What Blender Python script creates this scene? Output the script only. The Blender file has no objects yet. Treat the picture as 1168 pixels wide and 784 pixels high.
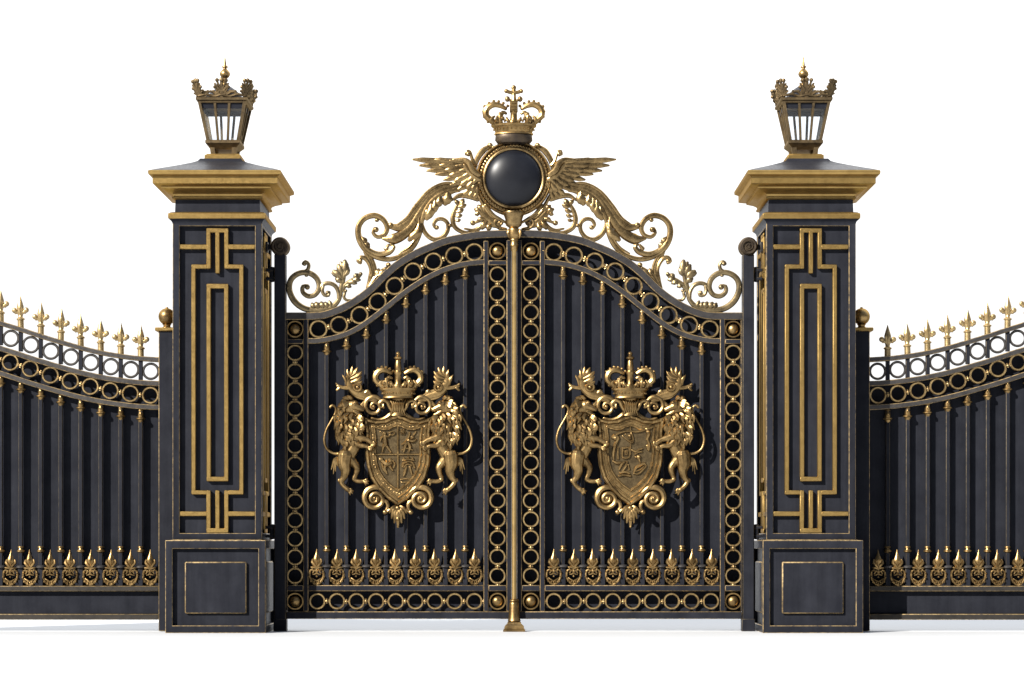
import bpy, bmesh, math, random
from mathutils import Vector, Matrix
R = math.radians
PI = math.pi
S = 0.008            # metres per unit of the gate plane
CX = 586.5           # symmetry axis of the gateway
GY = 720.0           # ground line
DIST = 2500.0        # camera distance in units
HY = 620.0           # eye level
SG = 1               # +1 builds the left hand side, -1 mirrors it
scene = bpy.context.scene
col = scene.collection
rnd = random.Random(7)

def V(X, Y, d):
    return Vector(((X - CX) * S * SG, d * S, (GY - Y) * S))

# ------------------------------------------------------------------ materials
def nodes_of(name):
    m = bpy.data.materials.new(name); m.use_nodes = True
    nt = m.node_tree; b = nt.nodes['Principled BSDF']
    return m, nt, b

def noise(nt, scale, detail=4, rough=.6, stretch=None):
    tc = nt.nodes.new('ShaderNodeNewGeometry')
    mp = nt.nodes.new('ShaderNodeMapping')
    if stretch: mp.inputs['Scale'].default_value = stretch
    nt.links.new(tc.outputs['Position'], mp.inputs['Vector'])
    n = nt.nodes.new('ShaderNodeTexNoise')
    n.inputs['Scale'].default_value = scale; n.inputs['Detail'].default_value = detail
    n.inputs['Roughness'].default_value = rough
    nt.links.new(mp.outputs['Vector'], n.inputs['Vector'])
    return n

def ramp(nt, src, stops):
    r = nt.nodes.new('ShaderNodeValToRGB')
    e = r.color_ramp.elements
    while len(e) < len(stops): e.new(0.5)
    for i, (p, c) in enumerate(stops):
        e[i].position = p; e[i].color = (c[0], c[1], c[2], 1) if isinstance(c, tuple) else (c, c, c, 1)
    nt.links.new(src, r.inputs['Fac'])
    return r

def bump(nt, b, src, strength, dist):
    bp = nt.nodes.new('ShaderNodeBump')
    bp.inputs['Strength'].default_value = strength; bp.inputs['Distance'].default_value = dist
    nt.links.new(src, bp.inputs['Height']); nt.links.new(bp.outputs['Normal'], b.inputs['Normal'])

def mat_dark(k=1.0):
    m, nt, b = nodes_of('dark_iron_paint')
    n = noise(nt, 5.0, 6, .65)
    r = ramp(nt, n.outputs['Fac'], [(.3, (.0114 * k, .0122 * k, .0162 * k)), (.72, (.0176 * k, .0187 * k, .0238 * k))])
    st = noise(nt, 7, 6, .7, (1.6, 1.6, .12))
    sr = ramp(nt, st.outputs['Fac'], [(.30, .78), (.52, 1.0), (.74, 1.22)])
    mx = nt.nodes.new('ShaderNodeMix'); mx.data_type = 'RGBA'; mx.blend_type = 'MULTIPLY'; mx.inputs[0].default_value = 1
    nt.links.new(r.outputs['Color'], mx.inputs[6]); nt.links.new(sr.outputs['Color'], mx.inputs[7])
    nt.links.new(mx.outputs[2], b.inputs['Base Color'])
    b.inputs['Specular Tint'].default_value = (.14, .15, .17, 1)
    n2 = noise(nt, 40, 5, .7)
    rr = ramp(nt, n2.outputs['Fac'], [(.3, .40), (.75, .58)])
    nt.links.new(rr.outputs['Color'], b.inputs['Roughness'])
    bump(nt, b, n2.outputs['Fac'], .12, .002)
    b.inputs['Metallic'].default_value = 0
    b.inputs['Specular IOR Level'].default_value = .14
    return m

def mat_worn():
    m, nt, b = nodes_of('worn_brass_edge')
    n = noise(nt, 22, 5, .75)
    r = ramp(nt, n.outputs['Fac'], [(.32, (.018, .016, .015)), (.44, (.10, .07, .035)), (.60, (.33, .235, .11))])
    nt.links.new(r.outputs['Color'], b.inputs['Base Color'])
    rm = ramp(nt, n.outputs['Fac'], [(.40, .1), (.58, .6)])
    nt.links.new(rm.outputs['Color'], b.inputs['Metallic'])
    b.inputs['Roughness'].default_value = .5
    return m

K = .78
def mat_brass(name, base, dark, metal, rough, scale=9, lo=.30, hi=.55, bmp=.25, tint=(.62, .5, .34)):
    m, nt, b = nodes_of(name)
    base = tuple(c * K for c in base); dark = tuple(c * K for c in dark)
    n = noise(nt, scale, 7, .7)
    r = ramp(nt, n.outputs['Fac'], [(lo, dark), (hi, base), (.8, tuple(min(1, c * 1.12) for c in base))])
    nt.links.new(r.outputs['Color'], b.inputs['Base Color'])
    n2 = noise(nt, 60, 5, .7)
    rr = ramp(nt, n2.outputs['Fac'], [(.3, rough - .06), (.75, rough + .14)])
    nt.links.new(rr.outputs['Color'], b.inputs['Roughness'])
    b.inputs['Metallic'].default_value = metal
    b.inputs['Specular Tint'].default_value = (*tint, 1)
    bump(nt, b, n2.outputs['Fac'], bmp, .003)
    return m

DARK = mat_dark(); WORN = mat_worn()
GILT = mat_brass('gilded_moulding', (.43, .285, .10), (.31, .20, .068), .86, .34, 11, .3, .65, .15)
GILT.node_tree.nodes['Principled BSDF'].inputs['Specular Tint'].default_value = (.40, .30, .17, 1)
BRASS = mat_brass('cast_brass', (.41, .272, .115), (.11, .07, .03), .93, .35, 7, .32, .64, .2)
CAST = mat_brass('bronzed_cast_brass', (.38, .262, .12), (.10, .065, .03), .93, .29, 8, .32, .62, .25)
RINGB = mat_brass('brass_link', (.54, .385, .18), (.20, .13, .06), .85, .32, 20, .3, .6, .3)
OLD = mat_brass('weathered_brass', (.17, .12, .062), (.05, .038, .026), .8, .42, 14, .28, .62, .5)
STEEL = mat_brass('grey_steel_rail', (.065, .062, .062), (.035, .035, .038), .55, .42, 14)

POLE = mat_brass('polished_brass_pole', (.44, .30, .12), (.30, .20, .08), .9, .36, 9, .3, .5, .1)

def mat_glass():
    m = bpy.data.materials.new('clear_lamp_glass'); m.use_nodes = True
    nt = m.node_tree; nt.nodes.clear()
    o = nt.nodes.new('ShaderNodeOutputMaterial'); mx = nt.nodes.new('ShaderNodeMixShader')
    t = nt.nodes.new('ShaderNodeBsdfTransparent'); g = nt.nodes.new('ShaderNodeBsdfGlossy')
    n = nt.nodes.new('ShaderNodeTexNoise'); n.inputs['Scale'].default_value = 3
    r = ramp(nt, n.outputs['Fac'], [(.3, (.93, .95, .97)), (.7, (.97, .98, .99))])
    nt.links.new(r.outputs['Color'], t.inputs['Color'])
    g.inputs['Roughness'].default_value = .08
    mx.inputs[0].default_value = .03
    nt.links.new(t.outputs[0], mx.inputs[1]); nt.links.new(g.outputs[0], mx.inputs[2])
    nt.links.new(mx.outputs[0], o.inputs['Surface'])
    return m
GLASS = mat_glass()

def mat_disc():
    m, nt, b = nodes_of('burnished_black_disc')
    n = noise(nt, 6, 6, .7)
    r = ramp(nt, n.outputs['Fac'], [(.3, (.004, .0046, .007)), (.7, (.008, .0088, .012))])
    nt.links.new(r.outputs['Color'], b.inputs['Base Color'])
    b.inputs['Roughness'].default_value = .36; b.inputs['Specular IOR Level'].default_value = .22; b.inputs['Metallic'].default_value = 0
    b.inputs['Coat Weight'].default_value = 0; b.inputs['Coat Roughness'].default_value = .3
    return m
DISC = mat_disc()

# ------------------------------------------------------------------ mesh kit
def cr(pts, vals=None, step=2.2):
    """Catmull-Rom resampling of points (tuples) with per-point values"""
    P = [Vector((p[0], p[1], p[2] if len(p) > 2 else 0)) for p in pts]; n = len(P)
    if vals is None: vals = [1] * n
    out, ov = [], []
    for i in range(n - 1):
        p0 = P[i - 1] if i > 0 else P[i] * 2 - P[i + 1]
        p1, p2 = P[i], P[i + 1]
        p3 = P[i + 2] if i + 2 < n else P[i + 1] * 2 - P[i]
        k = max(1, min(14, int((p2 - p1).length / step + .5)))
        for j in range(k):
            t = j / k; t2 = t * t; t3 = t2 * t
            out.append(.5 * ((2 * p1) + (p2 - p0) * t + (2 * p0 - 5 * p1 + 4 * p2 - p3) * t2 + (3 * p1 - p0 - 3 * p2 + p3) * t3))
            ov.append(vals[i] * (1 - t) + vals[i + 1] * t)
    out.append(P[-1]); ov.append(vals[-1])
    return out, ov

TF = 1.0
class MB:
    def __init__(s, T=None):
        s.v = []; s.f = []; s.m = []; s.T = T
    def add(s, verts, faces, mat=0):
        o = len(s.v)
        for p in verts:
            p = tuple(p)
            if s.T: p = s.T(*p)
            s.v.append(p)
        for i, f in enumerate(faces):
            s.f.append([o + k for k in f])
            s.m.append(mat[i] if isinstance(mat, list) else mat)
    def box(s, x0, x1, y0, y1, d0, d1, c=.6, em=1, mat=0):
        """box with small chamfers; chamfer faces take material em"""
        if x0 > x1: x0, x1 = x1, x0
        if y0 > y1: y0, y1 = y1, y0
        if d0 > d1: d0, d1 = d1, d0
        c = min(c, (x1 - x0) * .3, (y1 - y0) * .3, (d1 - d0) * .3)
        X = (x0, x1); Y = (y0, y1); D = (d0, d1)
        vs = []; idx = {}
        for i in (0, 1):
            for j in (0, 1):
                for k in (0, 1):
                    for a in (0, 1, 2):
                        p = [X[i], Y[j], D[k]]
                        sg = [1 if t == 0 else -1 for t in (i, j, k)]
                        for b in (0, 1, 2):
                            if b != a: p[b] += sg[b] * c
                        idx[(i, j, k, a)] = len(vs); vs.append(p)
        F = []; M = []
        for a in (0, 1, 2):
            b, e = [t for t in (0, 1, 2) if t != a]
            for side in (0, 1):
                q = []
                for (u, w) in ((0, 0), (1, 0), (1, 1), (0, 1)):
                    k = [0, 0, 0]; k[a] = side; k[b] = u; k[e] = w
                    q.append(idx[(k[0], k[1], k[2], a)])
                F.append(q); M.append(mat)
            for u in (0, 1):
                for w in (0, 1):
                    k0 = [0, 0, 0]; k1 = [0, 0, 0]
                    k0[b] = k1[b] = u; k0[e] = k1[e] = w; k0[a] = 0; k1[a] = 1
                    F.append([idx[(*k0, b)], idx[(*k1, b)], idx[(*k1, e)], idx[(*k0, e)]]); M.append(em)
        for i in (0, 1):
            for j in (0, 1):
                for k in (0, 1):
                    F.append([idx[(i, j, k, 0)], idx[(i, j, k, 1)], idx[(i, j, k, 2)]]); M.append(em)
        s.add(vs, F, M)
    def tube(s, pts, r, flat=1.0, seg=8, step=2.2, mat=0, cap=True, d=None):
        if d is not None: pts = [(p[0], p[1], d) for p in pts]
        if isinstance(r, (int, float)): r = [r] * len(pts)
        P, rr = cr(pts, [q * TF for q in r], step)
        n = len(P); rings = []
        prevN = None
        for i in range(n):
            t = (P[min(n - 1, i + 1)] - P[max(0, i - 1)])
            if t.length < 1e-6: t = Vector((0, 1, 0))
            t.normalize()
            B = Vector((0, 0, 1))
            N = B.cross(t)
            if N.length < .2: N = prevN or Vector((1, 0, 0))
            N.normalize(); 
            if prevN is not None and N.dot(prevN) < -.2 and abs(t.z) > .6: N = -N
            B2 = t.cross(N).normalized(); prevN = N
            rings.append((P[i], t, N, B2, max(.02, rr[i])))
        secs = []
        if cap:
            p, t, N, B, q = rings[0]
            secs.append((p - t * q * .8, N, B, q * .35)); secs.append((p - t * q * .5, N, B, q * .8))
        for p, t, N, B, q in rings: secs.append((p, N, B, q))
        if cap:
            p, t, N, B, q = rings[-1]
            secs.append((p + t * q * .5, N, B, q * .8)); secs.append((p + t * q * .8, N, B, q * .35))
        vs = []; F = []
        for p, N, B, q in secs:
            for k in range(seg):
                a = 2 * PI * k / seg
                vs.append(p + N * (math.cos(a) * q) + B * (math.sin(a) * q * flat))
        m = len(secs)
        for i in range(m - 1):
            for k in range(seg):
                k2 = (k + 1) % seg
                F.append([i * seg + k, i * seg + k2, (i + 1) * seg + k2, (i + 1) * seg + k])
        F.append(list(range(seg))[::-1]); F.append([(m - 1) * seg + k for k in range(seg)])
        s.add(vs, F, mat)
    def rail(s, pts, w, d0, d1, c=.7, step=4, mat=0, em=1):
        """rectangular bar swept along a curve in the gate plane"""
        P, _ = cr([(p[0], p[1], 0) for p in pts], None, step)
        n = len(P); h = w / 2
        prof = [(-h + c, d0), (h - c, d0), (h, d0 + c), (h, d1 - c), (h - c, d1), (-h + c, d1), (-h, d1 - c), (-h, d0 + c)]
        pm = [mat, em, mat, em, mat, em, mat, em]
        vs = []; F = []; M = []
        for i in range(n):
            t = (P[min(n - 1, i + 1)] - P[max(0, i - 1)]).normalized()
            N = Vector((-t.y, t.x, 0))
            if i in (0, n - 1): N = Vector((0, 1, 0)) * (1 / max(.3, abs(N.y))) * (1 if N.y > 0 else -1)
            for (a, dd) in prof:
                q = P[i] + N * a; vs.append((q.x, q.y, dd))
        for i in range(n - 1):
            for k in range(8):
                k2 = (k + 1) % 8
                F.append([i * 8 + k, i * 8 + k2, (i + 1) * 8 + k2, (i + 1) * 8 + k]); M.append(pm[k])
        F.append(list(range(8))); M.append(mat); F.append([(n - 1) * 8 + k for k in range(8)]); M.append(mat)
        s.add(vs, F, M)
    def sphere(s, X, Y, d, rx, ry=None, rd=None, u=10, w=7, mat=0):
        ry = rx if ry is None else ry; rd = rx if rd is None else rd
        vs = [(X, Y - ry, d)]
        for i in range(1, w):
            a = PI * i / w
            for k in range(u):
                b = 2 * PI * k / u
                vs.append((X + rx * math.sin(a) * math.cos(b), Y - ry * math.cos(a), d + rd * math.sin(a) * math.sin(b)))
        vs.append((X, Y + ry, d)); L = len(vs) - 1
        F = []
        for k in range(u):
            k2 = (k + 1) % u
            F.append([0, 1 + k, 1 + k2]); F.append([L, L - u + k2, L - u + k])
        for i in range(w - 2):
            for k in range(u):
                k2 = (k + 1) % u
                a = 1 + i * u
                F.append([a + k, a + u + k, a + u + k2, a + k2])
        s.add(vs, F, mat)
    def torus(s, X, Y, d, RR, r, rd=None, u=28, w=8, mat=0, sx=1, sy=1, wob=None):
        rd = r if rd is None else rd
        vs = []; F = []
        for i in range(u):
            a = 2 * PI * i / u
            for k in range(w):
                b = 2 * PI * k / w
                q = RR + r * math.cos(b) * (1 if not wob else wob(a))
                vs.append((X + q * math.cos(a) * sx, Y + q * math.sin(a) * sy, d + rd * math.sin(b)))
        for i in range(u):
            for k in range(w):
                i2 = (i + 1) % u; k2 = (k + 1) % w
                F.append([i * w + k, i * w + k2, i2 * w + k2, i2 * w + k])
        s.add(vs, F, mat)
    def lathe(s, X, d, prof, seg=20, sx=1, sd=1, mat=0):
        vs = []; F = []
        for (Y, r) in prof:
            for k in range(seg):
                a = 2 * PI * k / seg
                vs.append((X + r * sx * math.cos(a), Y, d + r * sd * math.sin(a)))
        n = len(prof)
        for i in range(n - 1):
            for k in range(seg):
                k2 = (k + 1) % seg
                F.append([i * seg + k, i * seg + k2, (i + 1) * seg + k2, (i + 1) * seg + k])
        F.append(list(range(seg))); F.append([(n - 1) * seg + k for k in range(seg)])
        s.add(vs, F, mat)
    def sqloft(s, X, d, prof, mats=0, hd=None):
        vs = []; F = []; M = []
        for (Y, h) in prof:
            for (a, b) in ((-1, -1), (1, -1), (1, 1), (-1, 1)):
                vs.append((X + a * h, Y, d + b * h))
        n = len(prof)
        for i in range(n - 1):
            for k in range(4):
                k2 = (k + 1) % 4
                F.append([i * 4 + k, i * 4 + k2, (i + 1) * 4 + k2, (i + 1) * 4 + k])
                M.append(mats[i] if isinstance(mats, list) else mats)
        F.append([0, 1, 2, 3]); M.append(M[0]); F.append([(n - 1) * 4 + k for k in range(4)]); M.append(M[-1])
        s.add(vs, F, M)
    def frame(s, x0, x1, y0, y1, wl_, wr_, wt, wb, d0, d1, c=.6):
        """picture frame with chamfered edges, sides mitred so four of them close round a shaft"""
        D = d1 - d0
        def rect(a, b, e, f, d): return [(a, e, d), (b, e, d), (b, f, d), (a, f, d)]
        ix0, ix1, iy0, iy1 = x0 + wl_, x1 - wr_, y0 + wt, y1 - wb
        loops = [rect(x0 + D, x1 - D, y0, y1, d1), rect(x0 + c / 2, x1 - c / 2, y0, y1, d0 + c / 2), rect(x0 + c, x1 - c, y0 + c, y1 - c, d0),
                 rect(ix0 - c, ix1 + c, iy0 - c, iy1 + c, d0), rect(ix0, ix1, iy0, iy1, d0 + c), rect(ix0, ix1, iy0, iy1, d1)]
        vs = [p for l in loops for p in l]; F = []; M = []
        for i in range(6):
            j = (i + 1) % 6
            for k in range(4):
                k2 = (k + 1) % 4
                F.append([i * 4 + k, i * 4 + k2, j * 4 + k2, j * 4 + k]); M.append(1 if i in (1, 3) else 0)
        s.add(vs, F, M)
    def prism(s, pts, d0, d1, c=.6, mat=0, em=1):
        """outline extruded from front d0 to back d1 with chamfered front edge"""
        n = len(pts)
        ar = sum(pts[i][0] * pts[(i + 1) % n][1] - pts[(i + 1) % n][0] * pts[i][1] for i in range(n))
        sg = 1 if ar > 0 else -1
        ins = []
        for i in range(n):
            a = Vector(pts[i - 1]); b = Vector(pts[i]); e = Vector(pts[(i + 1) % n])
            t1 = (b - a).normalized(); t2 = (e - b).normalized()
            n1 = Vector((-t1.y, t1.x)) * sg; n2 = Vector((-t2.y, t2.x)) * sg
            m = (n1 + n2)
            if m.length < 1e-4: m = n1
            m.normalize(); k = 1 / max(.4, m.dot(n1))
            ins.append(b + m * c * k)
        vs = [(p[0], p[1], d0) for p in ins] + [(p[0], p[1], d0 + c) for p in pts] + [(p[0], p[1], d1) for p in pts]
        F = [list(range(n))]; M = [mat]
        for i in range(n):
            j = (i + 1) % n
            F.append([i, j, n + j, n + i]); M.append(em)
            F.append([n + i, n + j, 2 * n + j, 2 * n + i]); M.append(mat)
        F.append([2 * n + i for i in range(n)]); M.append(mat)
        s.add(vs, F, M)
    def bar3(s, p0, p1, w, wd=None, mat=0):
        wd = wd or w
        p0 = Vector(p0); p1 = Vector(p1); vs = []
        for p in (p0, p1):
            for a, b in ((-1, -1), (1, -1), (1, 1), (-1, 1)):
                vs.append((p.x + a * w / 2, p.y, p.z + b * wd / 2))
        s.add(vs, [[0, 1, 2, 3], [4, 5, 6, 7]] + [[k, (k + 1) % 4, 4 + (k + 1) % 4, 4 + k] for k in range(4)], mat)

WL = {}
def wl(o): return WL.get(o.name, Vector((0, 0, 0))) if o else Vector((0, 0, 0))

def build(mb, name, mats, parent=None, at=None, angle=40, remesh=None, smooth_it=0):
    """link the collected geometry as one mesh object with its origin at `at` (X, Y, d)"""
    if not isinstance(mats, (list, tuple)): mats = [mats]
    if at is None:
        xs = [p[0] for p in mb.v]; ys = [p[1] for p in mb.v]; ds = [p[2] for p in mb.v]
        at = ((min(xs) + max(xs)) / 2, max(ys), (min(ds) + max(ds)) / 2)
    O = V(*at)
    me = bpy.data.meshes.new(name)
    me.from_pydata([V(*p) - O for p in mb.v], [], mb.f)
    for m in mats: me.materials.append(m)
    for i, p in enumerate(me.polygons):
        p.material_index = min(mb.m[i], len(mats) - 1)
    bm = bmesh.new(); bm.from_mesh(me)
    ng = [f for f in bm.faces if len(f.verts) > 6]
    if ng: bmesh.ops.triangulate(bm, faces=ng, ngon_method='EAR_CLIP')
    bmesh.ops.recalc_face_normals(bm, faces=bm.faces)
    bm.to_mesh(me); bm.free()
    o = bpy.data.objects.new(name, me); col.objects.link(o)
    if remesh:
        md = o.modifiers.new('r', 'REMESH'); md.mode = 'VOXEL'; md.voxel_size = remesh * S; md.use_smooth_shade = True
        if smooth_it:
            sm = o.modifiers.new('s', 'SMOOTH'); sm.iterations = smooth_it; sm.factor = .5
        dg = bpy.context.evaluated_depsgraph_get(); dg.update()
        me2 = bpy.data.meshes.new_from_object(o.evaluated_get(dg))
        o.modifiers.clear(); o.data = me2; bpy.data.meshes.remove(me); me = me2
        me.name = name
        if not me.materials: me.materials.append(mats[0])
        for p in me.polygons: p.use_smooth = True
    else:
        for p in me.polygons: p.use_smooth = True
        me.set_sharp_from_angle(angle=R(angle))
    if parent: o.parent = parent
    o.location = O - wl(parent)
    WL[o.name] = O
    return o

def inst(src, parent, at, ang=0):
    o = src.copy(); col.objects.link(o)
    O = V(*at)
    o.parent = parent; o.location = O - wl(parent); o.rotation_euler = (0, R(ang) * SG, 0)
    WL[o.name] = O
    if o.name.startswith(('chain_ring', 'palmette', 'spear_finial', 'open_ring')):
        o.rotation_euler = (R(rnd.uniform(-1.6, 1.6)), R(ang) * SG + R(rnd.uniform(-1.8, 1.8)), R(rnd.uniform(-3, 3)))
    return o

def thing(name, label, cat, at, group=None):
    o = bpy.data.objects.new(name, None); col.objects.link(o)
    o.empty_display_size = .1
    o.location = V(*at); WL[o.name] = V(*at)
    o['label'] = label; o['category'] = cat
    if group: o['group'] = group
    return o

def yat(curve, x):
    for a, b in zip(curve, curve[1:]):
        if a[0] <= x <= b[0]:
            t = (x - a[0]) / (b[0] - a[0]); return a[1] * (1 - t) + b[1] * t
    return curve[0][1] if x < curve[0][0] else curve[-1][1]

def smooth(curve, step=4):
    P, _ = cr([(p[0], p[1], 0) for p in curve], None, step)
    return [(p.x, p.y) for p in P]

def offset(curve, k):
    out = []
    n = len(curve)
    for i in range(n):
        a = Vector(curve[max(0, i - 1)]); b = Vector(curve[min(n - 1, i + 1)])
        t = (b - a).normalized(); nn = Vector((-t.y, t.x))
        out.append((curve[i][0] + nn.x * k, curve[i][1] + nn.y * k))
    return out

def spiral(cx, cy, r0, r1, a0, a1, n=None, d=0, dd=0):
    n = n or max(6, int(abs(a1 - a0) / 28))
    return [(cx + (r0 + (r1 - r0) * i / n) * math.cos(R(a0 + (a1 - a0) * i / n)),
             cy + (r0 + (r1 - r0) * i / n) * math.sin(R(a0 + (a1 - a0) * i / n)), d + dd * i / n) for i in range(n + 1)]

# ------------------------------------------------------------------ shared small pieces
def palmette_mb(rr):
    m = MB()
    m.tube([(0, -22, 0), (0, -25, -.4), (0, -29, -1), (0, -33, -.8), (0, -37, -.2), (0, -41.5, 0)], [1.6, 3.4, 4.4, 2.9, 1.2, .2], flat=.45, seg=8)
    m.tube([(0, -23, -1.6), (0, -30, -3.2), (0, -38, -.8)], [.8, 1.0, .3], seg=6)
    for s in (-1, 1):
        m.tube([(0, -1.2, 0), (3 * s, -2.4, 0), (6.5 * s, -6.8, 0), (8 * s, -12, 0), (7 * s, -17, 0), (4.6 * s, -18.4, -.5), (3.3 * s, -16, -1), (4.6 * s, -14, -1)],
               [1.5, 1.55, 1.5, 1.3, 1.3, 1.4, 1.1, .8], seg=7)
        m.tube([(0, -14.5, -.8), (2 * s, -12.8, -.8), (4.4 * s, -12.4, -.4)], [1.0, .9, .6], seg=6)
        m.tube([(.4 * s, -5.2, -1.2), (3 * s, -6.6, -1), (5.6 * s, -8.4, -.6)], [.9, .9, .6], seg=6)
        m.tube([(.6 * s, -20.5, -.5), (2.6 * s, -23.5, -1.2), (5.2 * s, -26.5, -.8), (4.6 * s, -30, -.6)], [1.5, 1.9, 1.7, .8], seg=6)
        m.tube([(.8 * s, -19.5, -.5), (3.4 * s, -20.6, -1), (6.2 * s, -20.8, -.6)], [1.3, 1.5, .9], seg=6)
        for (x, y) in ((7.6, -15.5), (8.1, -10), (6.3, -5), (3.0, -2.2), (2.6, -17), (2.3, -4.4)):
            m.sphere(x * s + rr.uniform(-.3, .3), y, -1.5, 1.25, u=6, w=4)
    m.tube([(0, 0, 0), (0, -4, -.6)], [1.5, 1.0], seg=6); m.tube([(0, -13, -.6), (0, -18, -.6), (0, -23, -.4)], [.9, 1.3, 1.5], seg=6)
    m.sphere(0, -16.5, -1.4, 1.9, 2.4, 1.6, u=7, w=5); m.sphere(0, -10.4, -1.4, 1.2, u=7, w=5)
    m.sphere(0, -21.4, -.8, 2.2, 1.2, 1.7, u=7, w=5)
    return m

def ring_mb(Rr=8.35, r=1.25, knot=True, half=10.65):
    m = MB()
    m.torus(0, 0, 0, Rr, r, 1.7, u=26, w=6)
    if knot:
        for yy in (half,):
            m.sphere(0, yy, -1.0, 1.5, 1.9, 1.5, u=8, w=6); m.sphere(0, yy - 2.8, -.8, 2.6, 1.1, 1.4, u=7, w=5); m.sphere(0, yy + 2.8, -.8, 2.6, 1.1, 1.4, u=7, w=5)
            m.sphere(-2, yy, -.4, 1.1, 1.1, 1.3, u=6, w=4); m.sphere(2, yy, -.4, 1.1, 1.1, 1.3, u=6, w=4)
    return m

def boss(parent, X, Y, d):
    m = MB(); m.torus(0, 0, 0, 8.9, 1.15, 1.6, u=28, w=6)
    m.T = None
    r = build(shift(m, X, Y, d), 'boss_ring', BRASS, parent, (X, Y, d))
    k = MB()
    prof = []
    for i in range(9):
        a = PI / 2 * i / 8
        prof.append((6.5 * math.cos(a) if i < 8 else .05, 4.4 * math.sin(a)))
    vs = []; F = []; sg = 22
    for q, h in prof:
        for t in range(sg):
            a = 2 * PI * t / sg; vs.append((X + q * math.cos(a), Y + q * math.sin(a), d + 3 - h * 1.25))
    for i in range(len(prof) - 1):
        for t in range(sg):
            t2 = (t + 1) % sg; F.append([i * sg + t, i * sg + t2, (i + 1) * sg + t2, (i + 1) * sg + t])
    F.append(list(range(sg)))
    k.add(vs, F)
    k.box(X - 2, X + 2, Y - 2, Y + 2, d + 2.6, d + 8, 0, 0)
    o = build(k, 'dome', BRASS, r, (X, Y, d + 3))
    return r

def shift(m, X, Y, d):
    n = MB(); n.v = [(p[0] + X, p[1] + Y, p[2] + d) for p in m.v]; n.f = m.f; n.m = m.m
    return n

def bar_set(parent, X, ytop, ybot, top_collar=True, d=0, protos=None, low=True):
    """square bar with brass collar on top, knob and disc near the foot"""
    m = MB()
    m.box(X - 2.3, X + 2.3, ytop - 1, ybot + .5, d - 2.6, d + 2.4, .6, 1)
    if low: m.box(X - 2.9, X + 2.9, ybot - 20.5, ybot + .3, d - 3.2, d + 2.8, .5, 1)
    b = build(m, 'bar', [DARK, EDGE], parent, (X, ybot, d))
    for key, yy, go in (('collar', ytop, top_collar), ('knob', ybot - 41, low), ('disc', ybot - 21.5, low)):
        if not go: continue
        if key not in protos:
            c = MB()
            if key == 'collar':
                c.lathe(X, d, [(yy + .2, 3.2), (yy + 1.6, 3.4), (yy + 2.4, 2.8), (yy + 8.5, 3.5), (yy + 9.6, 3.2), (yy + 10.2, 5.3), (yy + 11.4, 5.3), (yy + 12.2, 3.8), (yy + 13.4, 3.4), (yy + 15.5, 2.6)], 12)
                c.sphere(X, yy + 5.5, d - 3.2, 1.5, 2.4, 1, u=6, w=4)
            elif key == 'knob':
                c.lathe(X, d, [(yy - 4.2, 2.8), (yy - 4, 3.6), (yy - 2.6, 3.8), (yy - 2, 2.8), (yy - .2, 3.3), (yy + .6, 4.6), (yy + 2, 4.7), (yy + 2.8, 3.2), (yy + 3.4, 2.7)], 12)
            else:
                c.lathe(X, d, [(yy - 2.2, 2.9), (yy - 1.6, 5.2), (yy - .6, 6.1), (yy + .8, 6.1), (yy + 1.4, 4.6), (yy + 2.2, 3.0)], 14)
            protos[key] = build(c, key, BRASS if key != 'disc' else STEEL, b, (X, yy, d))
        else:
            inst(protos[key], b, (X, yy, d))
    return b
EDGE = mat_brass('rubbed_edge', (.085, .068, .045), (.028, .027, .026), .4, .45, 24, .35, .6)
EDGE.name = 'rubbed_edge'

# ------------------------------------------------------------------ pillar
def rotT(cx, k):
    def T(X, Y, d):
        u = X - cx
        for _ in range(k): u, d = -d, u
        return (cx + u, Y, d)
    return T

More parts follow.
